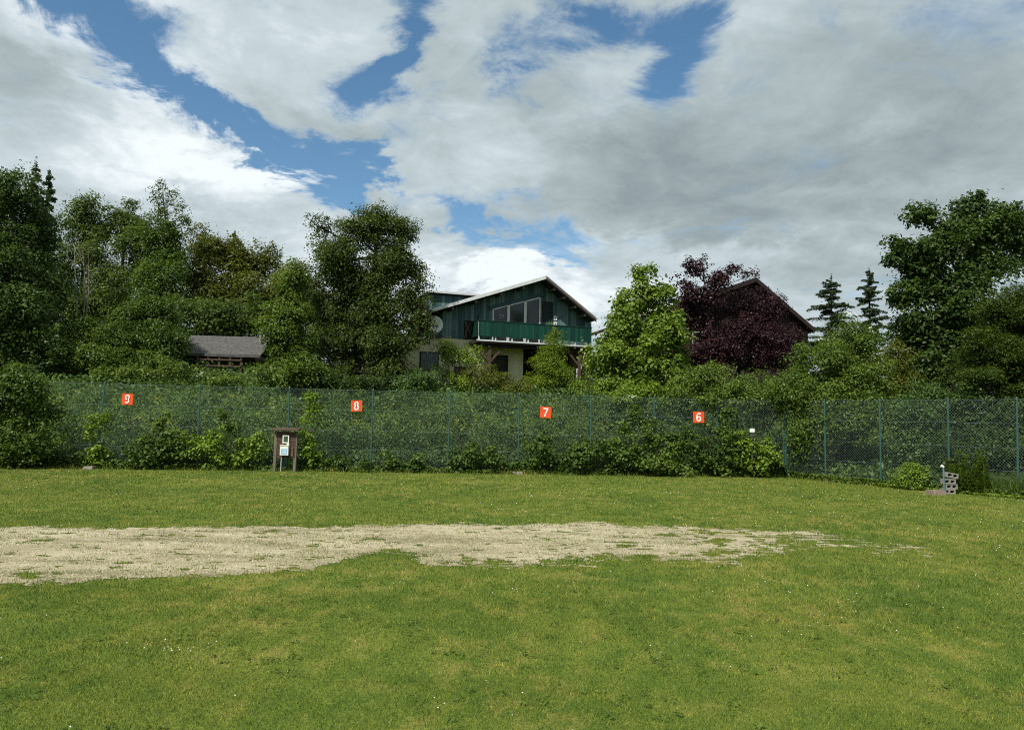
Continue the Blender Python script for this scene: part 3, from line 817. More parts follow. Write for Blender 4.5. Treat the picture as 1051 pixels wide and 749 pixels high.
    # doors, shutters
    a, z1 = A(504, 364, -.03); b = A(521.5, 364, -.03)[0]
    dr = MB(); dr.box(a, a + .09, -.05, .03, 0, z1); dr.box(b - .09, b, -.05, .03, 0, z1); dr.box(a + .09, b - .09, -.05, .03, z1 - .1, z1); d0 = dr.build('glass_door', DARKW, root)
    MB().box(a + .09, b - .09, -.02, -.004, 0, z1 - .1).build('pane', GLASS, d0)
    a, z1 = A(431, 360.5, -.03); b, z0 = A(450, 381.5, -.03)
    sh = MB().box(a, b, -.03, -.004, z0, z1).build('window', DARKW, root); s2 = MB(); n = 9
    for k in range(n): s2.box(a + .07 + (b - a - .14) * k / n, a + .07 + (b - a - .14) * (k + .9) / n, -.06, -.032, z0 + .07, z1 - .07)
    s2.build('shutter', SHUT, sh)
    a, z1 = A(467, 377, -.03); b, z0 = A(485, 400, -.03); lv = MB()
    zz = -.2
    while zz < z1: lv.box(a, b, -.05, -.004, zz, zz + .13); zz += .16
    lv.build('slatted_door', LOUV, root)
    # low wing roof edge
    MB().box(wl - .2, ul - .02, -.25, 8, zb - .018, zb + .09).build('wing_roof', ROOFD, root)
    # rain pipe
    x = A(598.5, 380, -.1)[0]; MB().tube([(x + .35, -.08, -.3), (x + .35, -.08, zfl - .2)], .045, 8).build('drain_pipe', simple('zinc_pipe', (.2, .22, .23), (.3, .32, .33), 4, .5), root)
    return F, A
FH, AH = chalet()


def dish():
    u, z = AH(446.5, 333, -.55); p = Vector((FH.x, FH.y, FH.z0 + z)) + FH.cu * u + FH.n * -.55
    root = empty('satellite_dish', p, 'round white satellite dish at the left corner of the teal gable', 'satellite dish', rz=FH.rz)
    mb = MB(); n = 28; rings = [(0, .08), (.2, .07), (.35, .04), (.47, 0)]
    for s in (0, 1):
        base = len(mb.v)
        for (r, d) in rings:
            for k in range(n): mb.v.append((r * math.cos(6.2832 * k / n), d + .02 * s, r * 1.05 * math.sin(6.2832 * k / n)))
        for i in range(3):
            for k in range(n):
                q = (base + i * n + k, base + i * n + (k + 1) % n, base + (i + 1) * n + (k + 1) % n, base + (i + 1) * n + k)
                mb.f.append(q if s == 0 else q[::-1])
    o = 4 * n
    for k in range(n): mb.f.append((3 * n + k, 3 * n + (k + 1) % n, o + 3 * n + (k + 1) % n, o + 3 * n + k))
    mb.build('reflector', WHITE, root, smooth=True)
    MB().tube([(0, .02, -.5), (0, -.42, -.15)], .015, 6).box(-.05, .05, -.50, -.40, -.19, -.09).build('receiver_arm', DARKP, root)
    MB().tube([(0, .12, 0), (.05, .3, -.1), (.05, .3, -.7), (.15, .52, -.75)], .03, 6).build('mount', METAL, root)
dish()


def barrel():
    u, z = AH(589.5, 400, -2.2); p = Vector((FH.x, FH.y, 0)) + FH.cu * u + FH.n * -2.2; zz = W(589.5, 398.5, p.y).z
    root = empty('rain_barrel', (p.x, p.y, zz - .95), 'grey rain barrel under the right end of the green balcony', 'barrel')
    g = simple('grey_barrel', (.13, .15, .15), (.2, .22, .22), 4, .6)
    MB().tube([(0, 0, 0), (0, 0, .1), (0, 0, .45), (0, 0, .85), (0, 0, .95)], [.24, .27, .29, .27, .25], 20).build('barrel_body', g, root, smooth=True)
    MB().tube([(0, 0, .95), (0, 0, .98)], [.29, .29], 20).build('lid', g, root)
    MB().tube([(.12, 0, .98), (.14, 0, 2.1)], .035, 8).build('downpipe', METAL, root)
barrel()


def brown_house():
    F = Frame(775, 53.0, math.radians(14)); A = F.at
    root = F.root('brown_gabled_house', 'dark brown timber house with a steep gable roof behind the copper-leaved tree', 'house')
    up, zp = A(777, 290); ul, zl = A(672, 326); ur, zr = A(829, 336)
    top = lambda u: zl + (zp - zl) * (u - ul) / (up - ul) if u < up else zp + (zr - zp) * (u - up) / (ur - up)
    zb = -.4
    c = MB(); c.prism([(ul + .05, zb), (ur - .05, zb), (ur - .05, zr - .15), (up, zp - .2), (ul + .05, zl - .15)], .05, 9); c.build('gable_core', DARKW, root)
    w0, w1 = A(742, 352)[0], A(756, 352)[0]; wz1 = A(750, 351)[1]; wz0 = A(750, 361)[1]
    boards('gable_wall', lambda u: top(u) - .03, zb, ul, ur, 0, BROWN, root, .22)
    for (a, b) in ((w0, w1), (w0 + 2.2, w1 + 2.2), (w0 - 2.4, w1 - 2.4)):
        w = MB().box(a, b, -.05, -.02, wz0, wz1 + .6).build('window', FRAMEW, root); MB().box(a + .07, b - .07, -.06, -.052, wz0 + .07, wz1 + .53).build('pane', GLASS, w)
    vo = -.8; ru, rz = A(776, 285, vo); lu, lz = A(662, 325, vo); eu, ez = A(836, 337, vo); th = .22
    rm = simple('brown_roof_tiles', (.014, .008, .008), (.030, .018, .016), 9, .85, sx=(1, 2, 1), bump=.4)
    rf = MB(); rf.prism([(lu, lz - th), (ru, rz - th), (ru, rz), (lu, lz)], vo, 9.8); rf.prism([(ru, rz - th), (eu, ez - th), (eu, ez), (ru, rz)], vo + .003, 9.803)
    rf.build('roof', rm, root)
    for (p, q) in (((lu, lz), (ru, rz)), ((ru, rz), (eu, ez))):
        m = MB(); m.prism([(p[0], p[1] - .3), (q[0], q[1] - .3), (q[0], q[1] + .03), (p[0], p[1] + .03)], vo - .04, vo - .004); m.build('barge_board', rm, root)
brown_house()


def shed():
    F = Frame(232, 43.0, math.radians(4)); A = F.at
    root = F.root('log_shed', 'low dark log shed with a grey shingle roof beside the forest edge', 'shed')
    l, z1 = A(186, 361); r = A(266, 361)[0]; h = z1
    mb = MB(); n = int((h + .3) / .2); rn = []
    for k in range(n):
        z = -.2 + k * .2; mb.tube([(l + .2, .1, z + .1), (r - .2, .1, z + .1)], .10, 8)
    mb.box(l + .25, r - .25, .12, 3.4, -.3, h - .05)
    mb.build('log_wall', LOGS, root)
    ridge = A(232, 345, 2.0)[1]
    rf = MB(); rf.add([(l - .2, -.5, h - .15), (r + .2, -.5, h - .15), (r + .2, 2.0, ridge), (l - .2, 2.0, ridge), (l - .2, 4.4, h - .1), (r + .2, 4.4, h - .1)], [(0, 1, 2, 3), (3, 2, 5, 4)])
    rf.add([(l - .2, -.5, h - .24), (r + .2, -.5, h - .24), (r + .2, 2.0, ridge - .09), (l - .2, 2.0, ridge - .09), (l - .2, 4.4, h - .19), (r + .2, 4.4, h - .19)], [(3, 2, 1, 0), (4, 5, 2, 3)])
    rf.box(l - .2, r + .2, -.53, -.502, h - .26, h - .10)
    rf.build('roof', ROOFS, root)
    a, b = A(208, 380)[0], A(252, 380)[0]; rl = MB()
    for z in (.15, .5): rl.box(a, b, -1.05, -1.0, z, z + .09)
    for x in np.linspace(a, b, 5): rl.box(x - .05, x + .05, -1.0 + .002, -.94, -.2, .66)
    rl.build('porch_railing', OLDWOOD, root)
    x = A(261, 345)[0]; MB().tube([(x, 1.4, h), (x, 1.4, ridge + .12)], .07, 8).build('flue', CONC, root)
shed()

# ------------------------------------------------------------------ fence
FH_T = 3.2


def fence_run(pts, leans, label, ext_ends=True, brace=None):
    o = Vector((pts[0].x, pts[0].y, 0)); root = empty('chain_link_fence', o, label, 'fence', 'chain-link fence around the lawn')
    wm = MB(); V = []; Fc = []
    tw = MB()
    for i in range(len(pts) - 1):
        a, b = Vector((pts[i].x, pts[i].y, 0)) - o, Vector((pts[i + 1].x, pts[i + 1].y, 0)) - o
        d = b - a; Lb = d.length; d.normalize(); nrm = Vector((-d.y, d.x, 0)); z0, z1 = .06, FH_T; s = .100; r = .0022
        for sg in (1, -1):
            k = -(z1 - z0) if sg > 0 else 0
            k = math.ceil(k / s) * s
            end = Lb if sg > 0 else Lb + (z1 - z0)
            while k < end:
                # u = k + sg*(z-z0)
                if sg > 0: ua, ub = max(k, 0), min(k + z1 - z0, Lb); za, zb_ = z0 + ua - k, z0 + ub - k
                else: ua, ub = min(k, Lb), max(k - (z1 - z0), 0); za, zb_ = z0 + k - ua, z0 + k - ub
                if abs(ub - ua) > .02:
                    p = a + d * ua + Vector((0, 0, za)); q = a + d * ub + Vector((0, 0, zb_))
                    e = (q - p).normalized(); c = e.cross(nrm); off = nrm * (.003 * sg)
                    n = len(V)
                    for P in (p, q):
                        for t in (0, 2.094, 4.189): V.append(P + off + nrm * (r * math.cos(t)) + c * (r * math.sin(t)))
                    Fc += [(n, n + 1, n + 4, n + 3), (n + 1, n + 2, n + 5, n + 4), (n + 2, n, n + 3, n + 5)]
                k += s
        for z in (.08, .85, 1.6, 2.4, FH_T - .01):
            mid = (a + b) / 2 + Vector((0, 0, z - .012)); tw.tube([a + Vector((0, 0, z)) - nrm * .012, mid - nrm * .012, b + Vector((0, 0, z)) - nrm * .012], .0032, 4)
    m = np_mesh('wire_mesh', np.array([tuple(v) for v in V]), np.array(Fc)); link('wire_mesh', m, WIREM, root)
    tw.build('tension_wire', WIREM, root)
    for i, p in enumerate(pts):
        a = Vector((p.x, p.y, 0)) - o + Vector((0, .045, 0)); l = leans.get(i, R.uniform(-.012, .015))
        mb = MB(); h = FH_T + .03; mb.tube([a + Vector((0, 0, -.1)), a + Vector((l * h, 0, h))], .032, 10)
        po = mb.build('post', POSTM, root, smooth=False)
        MB().tube([a + Vector((l * h, 0, h)), a + Vector((l * h, 0, h + .03))], [.037, .02], 10).build('post_cap', POSTM, po)
    for (a, b) in (brace or []): MB().tube([Vector(a) - o, Vector(b) - o], .022, 8).build('brace', POSTM, root)
    return root

pc = W(806, 430, CORNER.y)
fence_run(FP, {1: .055}, 'long straight run of green chain-link fence with the numbered signs across the back', brace=[])
bt = G(837, 489); bt2 = W(812, 428, CORNER.y - .3)
fence_run([CORNER + Vector((.06, -.06, 0))] + RP, {}, 'right-hand run of green chain-link fence slanting towards the viewer',
          brace=[((bt2.x, bt2.y, bt2.z), (bt.x, bt.y + .1, 0))])


def fy(px):                       # distance of the fence behind a photo column
    r = ray(px, 480); X = r.x / r.y
    ys = np.linspace(12, 40, 600); f = ys - np.interp(X * ys, _lx, _ly)
    return float(ys[np.argmin(np.abs(f))])


DIGITS = {  # strokes on a 0..1 x 0..1 field
    '9': [[(.5, .5), (.36, .48), (.24, .58), (.22, .74), (.3, .9), (.5, .96), (.7, .9), (.78, .74), (.76, .58), (.64, .5), (.5, .5)], [(.78, .74), (.77, .4), (.68, .16), (.5, .05), (.3, .1)]],
    '8': [[(.5, .53), (.32, .6), (.26, .76), (.36, .92), (.5, .96), (.64, .92), (.74, .76), (.68, .6), (.5, .53)], [(.5, .53), (.28, .44), (.22, .26), (.32, .09), (.5, .04), (.68, .09), (.78, .26), (.72, .44), (.5, .53)]],
    '7': [[(.2, .94), (.8, .94), (.62, .6), (.48, .3), (.42, .04)]],
    '6': [[(.74, .88), (.6, .96), (.44, .94), (.3, .78), (.22, .52), (.24, .25), (.36, .08), (.5, .04), (.66, .09), (.77, .26), (.74, .44), (.6, .54), (.45, .54), (.3, .45), (.23, .34)]]}
SIGNR = simple('orange_red_sign', (.62, .060, .014), (.72, .085, .020), 3, .5)
SIGNLAB = {'9': 'orange-red sign reading 9, nearest the left end beside the leaning post', '8': 'orange-red sign reading 8, on the fence under the tall oak', '7': 'orange-red sign reading 7, on the fence below the green balcony', '6': 'orange-red sign reading 6, on the fence above the thick ivy'}
for (px, py, ch, tilt) in ((131, 409.5, '9', .03), (366, 416.5, '8', -.04), (560, 423, '7', .05), (717, 428, '6', -.03)):
    d = fy(px) - .07; c = W(px, py, d); s = 11.3 * d / FPX / 2
    root = empty('number_sign', c, SIGNLAB[ch], 'sign', 'numbered signs on the fence'); root.rotation_euler = (0, tilt, 0)
    MB().box(-s, s, -.012, .012, -s, s).build('sign_plate', SIGNR, root)
    m = MB()
    for st in DIGITS[ch]:
        P = [(-.62 * s + 1.24 * s * x * 1.0, (-.74 + 1.48 * y) * s) for x, y in st]
        for a, b in zip(P, P[1:]): m.bar((a[0], -.02 + R.uniform(-.0008, .0008), a[1]), (b[0], -.02 + R.uniform(-.0008, .0008), b[1]), .009, .19 * s * 1.25)
        for k, (x, z) in enumerate(P): m.tube([(x, -.0262 - .0003 * (k % 2), z), (x, -.0136, z)], .10 * s * 1.18, 8)
    m.build('number', WHITE, root)
    for sx in (-.8, .8): MB().tube([(sx * s, -.014, s * .8), (sx * s, .07, s * .86)], .006, 5).build('wire_tie', DARKP, root)
c = W(772, 441.5, fy(772) - .9); root = empty('blank_card', c, 'small blank white card among the leaves right of the number 6 sign', 'sign')
MB().box(-.10, .10, -.006, .006, -.075, .075).build('card', WHITE, root); MB().tube([(0, .012, .05), (0, .012, -1.7)], .012, 6).build('stake', GREYWOOD, root)

# ------------------------------------------------------------------ info board, footings, blocks
def meter_board():
    g = G(291.5, 483.8); root = empty('notice_board', (g.x, g.y, 0), 'dark plank board on two posts with a little roof and white meter boxes', 'notice board')
    k = g.y / FPX; X = lambda px: (px - 291.5) * k; Z = lambda py: (483.8 - py) * k
    for px in (281.5, 302): MB().bar((X(px), 0, -.1), (X(px) + .02, 0, Z(443)), .10, .10).build('post', GREYWOOD, root)
    mb = MB(); z = Z(470.5); n = 8; hh = (Z(443.5) - z) / n
    for i in range(n): mb.box(X(283.6) + R.uniform(-.008, .008), X(302.5), -.055, -.030, z + i * hh + .008, z + (i + 1) * hh - .004)
    mb.box(X(284), X(301), -.028, .02, z + .02, Z(443.5))
    mb.build('plank_panel', OLDWOOD, root)
    r = MB(); r.add([(X(279), -.24, Z(442.2)), (X(306), -.24, Z(442.2)), (X(306), .2, Z(440.4)), (X(279), .2, Z(440.4)), (X(279), -.24, Z(441.2)), (X(306), -.24, Z(441.2)), (X(306), .2, Z(439.4)), (X(279), .2, Z(439.4))],
                    [(0, 3, 2, 1), (4, 5, 6, 7), (0, 1, 5, 4), (1, 2, 6, 5), (2, 3, 7, 6), (3, 0, 4, 7)]); r.build('board_roof', OLDWOOD, root)
    # upper box with open frame
    a, b, z0, z1 = X(289.6), X(296), Z(454), Z(447); f = MB()
    f.box(a, a + .035, -.12, -.058, z0, z1); f.box(b - .035, b, -.12, -.058, z0, z1); f.box(a + .035, b - .035, -.12, -.058, z1 - .03, z1); f.box(a, b, -.12, -.058, z0 - .035, z0)
    fr = f.build('timer_box', WHITE, root); MB().box(a + .035, b - .035, -.10, -.058, z0, z1 - .03).build('box_window', simple('green_tinted_cover', (.03, .06, .04), (.06, .10, .06), 5, .2), fr)
    MB().box(X(293.8), X(296.3), -.10, -.058, Z(458.6), Z(454.9)).build('switch', WHITE, root)
    a, b, z0, z1 = X(288), X(296.4), Z(467), Z(457.8); bx = MB().box(a, b, -.20, -.058, z0, z1).build('meter_box', WHITE, root)
    MB().box(a + .04, b - .04, -.208, -.202, z0 + .03, z0 + (z1 - z0) * .72).build('notice_sheet', simple('pale_blue_sheet', (.18, .33, .48), (.42, .58, .70), 9, .5), bx)
    MB().box(a - .01, b + .01, -.215, -.058, z1 + .002, z1 + .045).build('box_lid', simple('cream_lid', (.5, .5, .36), (.6, .6, .44), 5), bx)
    MB().box(a + .1, b - .06, -.16, -.058, z0 - .06, z0 - .002).build('cable_gland', DARKP, root)
    MB().tube([(X(288.8), -.10, -.05), (X(289.2), -.10, z0)], .022, 8).build('conduit', simple('grey_conduit', (.25, .28, .29), (.36, .39, .40), 6, .6), root)
    MB().box(X(296.8), X(300.5), -.085, -.058, Z(468), Z(459.5)).build('wooden_lid', simple('reddish_wood', (.09, .05, .035), (.16, .095, .07), 7, .8), root)
meter_board()

for (px, py, w, lab) in ((93.5, 481.0, 10, 'small concrete footing at the foot of the leaning post beside the number 9 sign'), (531, 486.3, 10.5, 'small concrete footing at the foot of the post left of the number 7 sign')):
    g = G(px, py); k = g.y / FPX; m = MB(); s = w * k / 2
    m.add([(-s, -.16, -.03), (s, -.16, -.03), (s, .16, -.03), (-s, .16, -.03), (-s * .93, -.14, .10), (s * .95, -.14, .115), (s * .92, .14, .11), (-s * .95, .14, .10)],
          [(0, 3, 2, 1), (4, 5, 6, 7), (0, 1, 5, 4), (1, 2, 6, 5), (2, 3, 7, 6), (3, 0, 4, 7)])
    o = m.build('concrete_footing', CONC); o.location = (g.x, g.y - .10, 0); tag(o, lab, 'footing', 'concrete footings of the fence')
g = G(960.5, 507.5); k = g.y / FPX; s = 8.2 * k; m = MB(); m.box(-s, s, -.14, .14, -.03, .15); o = m.build('concrete_slab', simple('brownish_concrete', (.16, .12, .095), (.26, .21, .17), 12, .95, bump=.5)); o.location = (g.x, g.y, 0)
o.rotation_euler = (0, .03, .05); tag(o, 'low brownish concrete slab beside the stacked perforated blocks', 'slab')


def hollow_block(w, dpt, h):
    """a block lying on its side, its two holes facing the viewer"""
    bm_v = MB(); t = .035; hw = (w - 3 * t) / 2
    bm_v.box(-w / 2, w / 2, 0, dpt, 0, t); bm_v.box(-w / 2, w / 2, 0, dpt, h - t, h)
    for x in (-w / 2, -t / 2, w / 2 - t): bm_v.box(x, x + t, .001, dpt - .001, t, h - t)
    for cx in (-t / 2 - hw / 2, t / 2 + hw / 2):       # chamfered corners of the holes
        for sx in (-1, 1):
            for sz in (0, 1):
                x0 = cx + sx * hw / 2; z0 = t if sz == 0 else h - t; e = .035; dz = e if sz == 0 else -e
                P = [(x0, z0), (x0 - sx * e, z0), (x0, z0 + dz)]
                if (sx > 0) == (sz == 0): P = P[::-1]
                bm_v.prism(P, .002, dpt - .002)
    return bm_v
g = G(974.0, 507.0); k = g.y / FPX
names = ['lowest perforated concrete block of the leaning stack by the right fence', 'second perforated concrete block from the bottom of the leaning stack', 'third perforated concrete block from the bottom of the leaning stack', 'topmost perforated concrete block, tilted on the leaning stack']
x = 0
for i in range(4):
    b = hollow_block(.40, .22, .165).build('hollow_block', BLOCKM); b.location = (g.x + .02 + (.05 if i % 2 else -.03) + .01 * i, g.y - .05 + .02 * (i % 2), .005 + i * .168)
    b.rotation_euler = (0, [0, 0, 0, .16][i], R.uniform(-.12, .2))
    if i == 3: b.location.z += .035
    tag(b, names[i], 'concrete block', 'stacked perforated blocks')
g = G(967.0, 507.0); root = empty('marker_pole', (g.x, g.y - .12, 0), 'thin blue-grey pole with a white cap standing in front of the block stack', 'pole')
h = 27.5 * g.y / FPX
MB().tube([(0, 0, -.05), (-.01, 0, h)], .028, 10).build('pole', simple('blue_grey_pole', (.07, .12, .13), (.12, .19, .20), 5, .5), root)
MB().tube([(-.01, 0, h), (-.05, 0, h + .035), (-.09, 0, h + .03)], .042, 8).build('cap', WHITE, root)

# ------------------------------------------------------------------ trees
FG = 'trees of the forest edge'
def D(px, o): return fy(px) + o
plant('large_tree', 'large dark tree with big leaves at the far left edge', 'tree', 'dark',
      [(-20, 215, 45, 50, 40), (15, 205, 30, 34, 39), (38, 235, 26, 34, 40), (5, 270, 50, 45, 38), (40, 300, 30, 45, 39), (0, 335, 60, 48, 37.5), (30, 360, 40, 26, 37), (-60, 280, 50, 90, 41)], leaf=.20, trunk_r=.35, per=16, spacing=.55, spread=.34)
forest = [
 ('broad dark tree of the forest rising just right of the far-left tree', 'forest', [(88, 232, 26, 30, 56), (70, 275, 28, 45, 54), (100, 285, 30, 45, 54), (75, 330, 35, 40, 52)]),
 ('round-topped dark tree of the forest left of the tall wispy one', 'forest', [(128, 228, 24, 26, 58), (140, 265, 28, 40, 56), (118, 310, 34, 45, 52)]),
 ('dense green tree of the forest under the tall wispy top', 'mid', [(168, 255, 26, 36, 53), (165, 300, 32, 45, 51)]),
 ('rounded olive tree of the forest left of the little spire', 'olive', [(210, 262, 24, 28, 57), (205, 300, 28, 45, 55)]),
 ('yellowish-olive tree of the forest around the little spire', 'olive', [(240, 268, 24, 24, 58), (243, 310, 30, 45, 55)]),
 ('olive tree of the forest sloping down behind the big oak', 'olive', [(272, 274, 22, 26, 59), (275, 315, 28, 40, 56), (300, 290, 22, 28, 58)]),
 ('dark tree of the forest edge seen through the gap left of the oak trunk', 'forest', [(318, 318, 26, 34, 58), (330, 355, 34, 34, 57), (345, 330, 22, 26, 60)]),
 ('mid green tree of the forest directly above the grey shed roof', 'forest', [(215, 328, 40, 28, 48), (250, 330, 30, 30, 49)]),
]
for lab, mt, lb in forest:
    plant('forest_tree', lab, 'tree', mt, lb, leaf=.24, group=FG, trunk_r=.22, per=15, spacing=.62, spread=.36, rag=.3)
conifer('spruce', 'left of the two narrow spruce tips above the far-left tree', 'spruce', 37, 167, 46, 44, group=FG)
conifer('spruce', 'right of the two narrow spruce tips above the far-left tree', 'spruce', 51, 176, 46, 44, group=FG)
plant('wispy_tree', 'tall wispy tree standing highest in the left forest', 'tree', 'forest', [(168, 188, 6, 6, 53), (160, 203, 8, 9, 53), (177, 205, 8, 10, 53), (186, 222, 11, 9, 53), (165, 225, 12, 14, 53), (155, 222, 7, 10, 53), (193, 236, 6, 6, 53), (172, 243, 20, 14, 53), (163, 194, 6, 5, 53), (174, 196, 7, 6, 53), (182, 214, 7, 6, 53), (188, 228, 8, 8, 53), (150, 233, 8, 8, 53), (169, 213, 10, 10, 53)], leaf=.19, group=FG, trunk_r=.11, base=(170, 53), per=4, spacing=.34, rag=.5, drop=.12)
conifer('spruce', 'little pointed spire over the olive forest trees', 'spruce', 241, 238, 60, 44, group=FG)
g0 = W(88, 300, 44); root = empty('bare_birch', (g0.x, 44, Hf(g0.x, 44)), 'thin bare tree with pale branches before the left forest', 'tree')
mb = MB(); hh = W(88, 238, 44).z - Hf(g0.x, 44)
for k in range(3):
    x = R.uniform(-.5, .5); mb.tube([(x * .3, 0, -.1), (x, R.uniform(-.3, .3), hh * .5), (x * 2.2, R.uniform(-.5, .5), hh * R.uniform(.75, 1))], [.055, .035, .008], 6)
    for q in range(9):
        z = hh * R.uniform(.35, .85); s = R.choice((-1, 1)); xx = x * (z / hh) * 2; mb.tube([(xx, 0, z), (xx + s * .35, R.uniform(-.4, .4), z + .5), (xx + s * .6, R.uniform(-.4, .4), z + 1.3)], [.018, .011, .004], 4, cap=False)
mb.build('branches', BIRCH, root)

plant('oak', 'tall broad oak with open crown standing left of the teal house', 'tree', 'oak',
      [(372, 286, 38, 30, 39.4), (384, 334, 38, 34, 39), (362, 362, 30, 32, 39.4), (436, 320, 10, 12, 38), (372, 236, 34, 26, 39), (404, 236, 26, 26, 39.5), (328, 232, 15, 11, 39), (336, 252, 16, 13, 39), (388, 218, 14, 12, 39), (350, 268, 30, 28, 38.6), (398, 272, 32, 28, 39), (424, 278, 16, 18, 39), (418, 312, 24, 20, 38.5), (375, 312, 34, 26, 39), (343, 320, 20, 28, 39.5), (428, 328, 18, 13, 38), (418, 350, 18, 13, 38), (440, 334, 9, 14, 38), (432, 350, 12, 10, 38), (400, 352, 26, 24, 37.6), (398, 382, 26, 16, 37.6), (352, 362, 26, 28, 39.5), (345, 385, 26, 14, 38.5), (430, 296, 14, 12, 38.5), (330, 300, 16, 30, 40)],
      leaf=.15, trunk_r=.34, base=(374, 39.2), spacing=.40, per=15, rag=.42, inner=.3, drop=.08, bark=BARK_D, spread=.24)
plant('maple', 'yellow-green drooping tree between the log shed and the tall oak', 'tree', 'fresh',
      [(296, 292, 18, 26, 38), (292, 325, 30, 24, 37.5), (294, 355, 30, 24, 37), (300, 382, 36, 18, 36.5), (268, 384, 14, 11, 36.5)], leaf=.17, trunk_r=.14, spacing=.42, per=20, rag=.3, up=1.1, flat=.4)
plant('plane_tree', 'pale bright green tree with large leaves in front of the gable between the two houses', 'tree', 'maple',
      [(662, 283, 15, 17, 37), (650, 305, 24, 20, 37), (676, 308, 20, 18, 37), (640, 335, 24, 22, 36.8), (676, 338, 28, 24, 36.8), (628, 368, 26, 24, 36.5), (662, 372, 32, 28, 36.2), (694, 370, 18, 22, 37), (640, 398, 36, 16, 35.8), (685, 395, 28, 16, 36)],
      leaf=.21, trunk_r=.16, base=(658, 37.2), spacing=.40, per=11, rag=.46, inner=.2, drop=.12, aspect=.75, spread=.26)
plant('copper_beech', 'dark purple copper-leaved tree with a thin ragged top before the brown house', 'tree', 'copper',
      [(708, 300, 16, 12, 46), (725, 305, 18, 10, 46), (716, 276, 15, 10, 46), (702, 290, 12, 14, 46), (735, 290, 20, 12, 46), (752, 277, 12, 7, 46.5), (768, 283, 11, 6, 46.5), (722, 266, 5, 6, 46), (706, 268, 5, 5, 46)], leaf=.19, trunk_r=.13, base=(735, 46.5), spacing=.38, per=7, rag=.5, inner=.3, drop=.22, aspect=.7, bark=BARK_D, spread=.2)
plant('copper_shrub', 'broad dark purple-leaved shrub tree covering the front of the brown gable', 'tree', 'copper',
      [(770, 338, 28, 18, 46.8), (704, 318, 18, 16, 46.8), (750, 350, 26, 20, 46.6), (722, 325, 24, 20, 47), (757, 314, 26, 20, 47.5), (787, 320, 22, 22, 48), (775, 303, 10, 9, 48), (735, 354, 36, 24, 46.5), (780, 357, 38, 26, 47), (811, 346, 16, 16, 48), (805, 366, 22, 14, 46.5), (694, 334, 18, 20, 47), (712, 368, 26, 16, 46)], leaf=.15, trunk_r=.2, spacing=.42, per=17, rag=.2, inner=.2, drop=.10, bark=BARK_D)
plant('dark_tree', 'dark leafy tree behind the chestnut and the layered evergreen', 'tree', 'dark', [(935, 370, 28, 36, 46), (985, 365, 40, 40, 47), (1040, 370, 45, 45, 47), (960, 395, 50, 24, 45)], leaf=.22, spacing=.55, per=16, trunk_r=.2)
conifer('fir', 'left of the two firs beyond the big pale bush at right', 'spruce', 853, 284, 58, 96, sparse=1.2, droop=.1)
conifer('fir', 'right and slimmer of the two firs beyond the big pale bush', 'spruce', 892, 277, 60, 70, sparse=1.2, droop=.2)
plant('chestnut', 'tall chestnut with clumped leaves and open branches near the right edge', 'tree', 'dark',
      [(978, 242, 26, 22, 34), (1005, 236, 28, 20, 34.3), (950, 285, 30, 22, 34), (945, 222, 20, 18, 34), (992, 212, 22, 16, 34.5), (1025, 228, 30, 22, 34), (925, 262, 22, 20, 34), (965, 262, 32, 26, 33.5), (1010, 268, 36, 30, 34), (1050, 250, 30, 36, 35), (935, 302, 26, 22, 34), (985, 305, 40, 28, 33.5), (958, 342, 34, 28, 34), (1000, 345, 34, 30, 34), (930, 345, 18, 20, 35), (950, 380, 34, 24, 34)],
      leaf=.22, trunk_r=.24, base=(972, 34.3), spacing=.46, per=13, rag=.46, inner=.3, drop=.08, aspect=.6, spread=.22)
plant('yew', 'low spreading dark evergreen with layered olive branches at the right edge', 'tree', 'yew',
      [(1035, 325, 38, 24, 29), (1060, 310, 36, 26, 29.5), (1015, 352, 38, 16, 28.5), (1045, 372, 54, 22, 28.5), (1000, 388, 34, 14, 28.2), (1055, 402, 60, 18, 28.5), (1090, 350, 50, 50, 29), (1020, 372, 45, 28, 30), (1040, 345, 40, 30, 30.3)], leaf=.13, trunk_r=.18, spacing=.36, per=30, flat=.22, up=1.6, aspect=.3, spread=.26)
plant('ornamental_tree', 'small feathery light green tree in front of the green balcony', 'tree', 'lime',
      [(569, 341, 7, 9, 41.5), (567, 351, 12, 9, 41.5), (566, 361, 18, 10, 41.5), (565, 371, 22, 11, 41.3), (566, 381, 26, 12, 41.2), (566, 393, 30, 12, 41)], leaf=.11, trunk_r=.07, spacing=.24, per=9, rag=.5, inner=.3, spread=.2, aspect=.45)
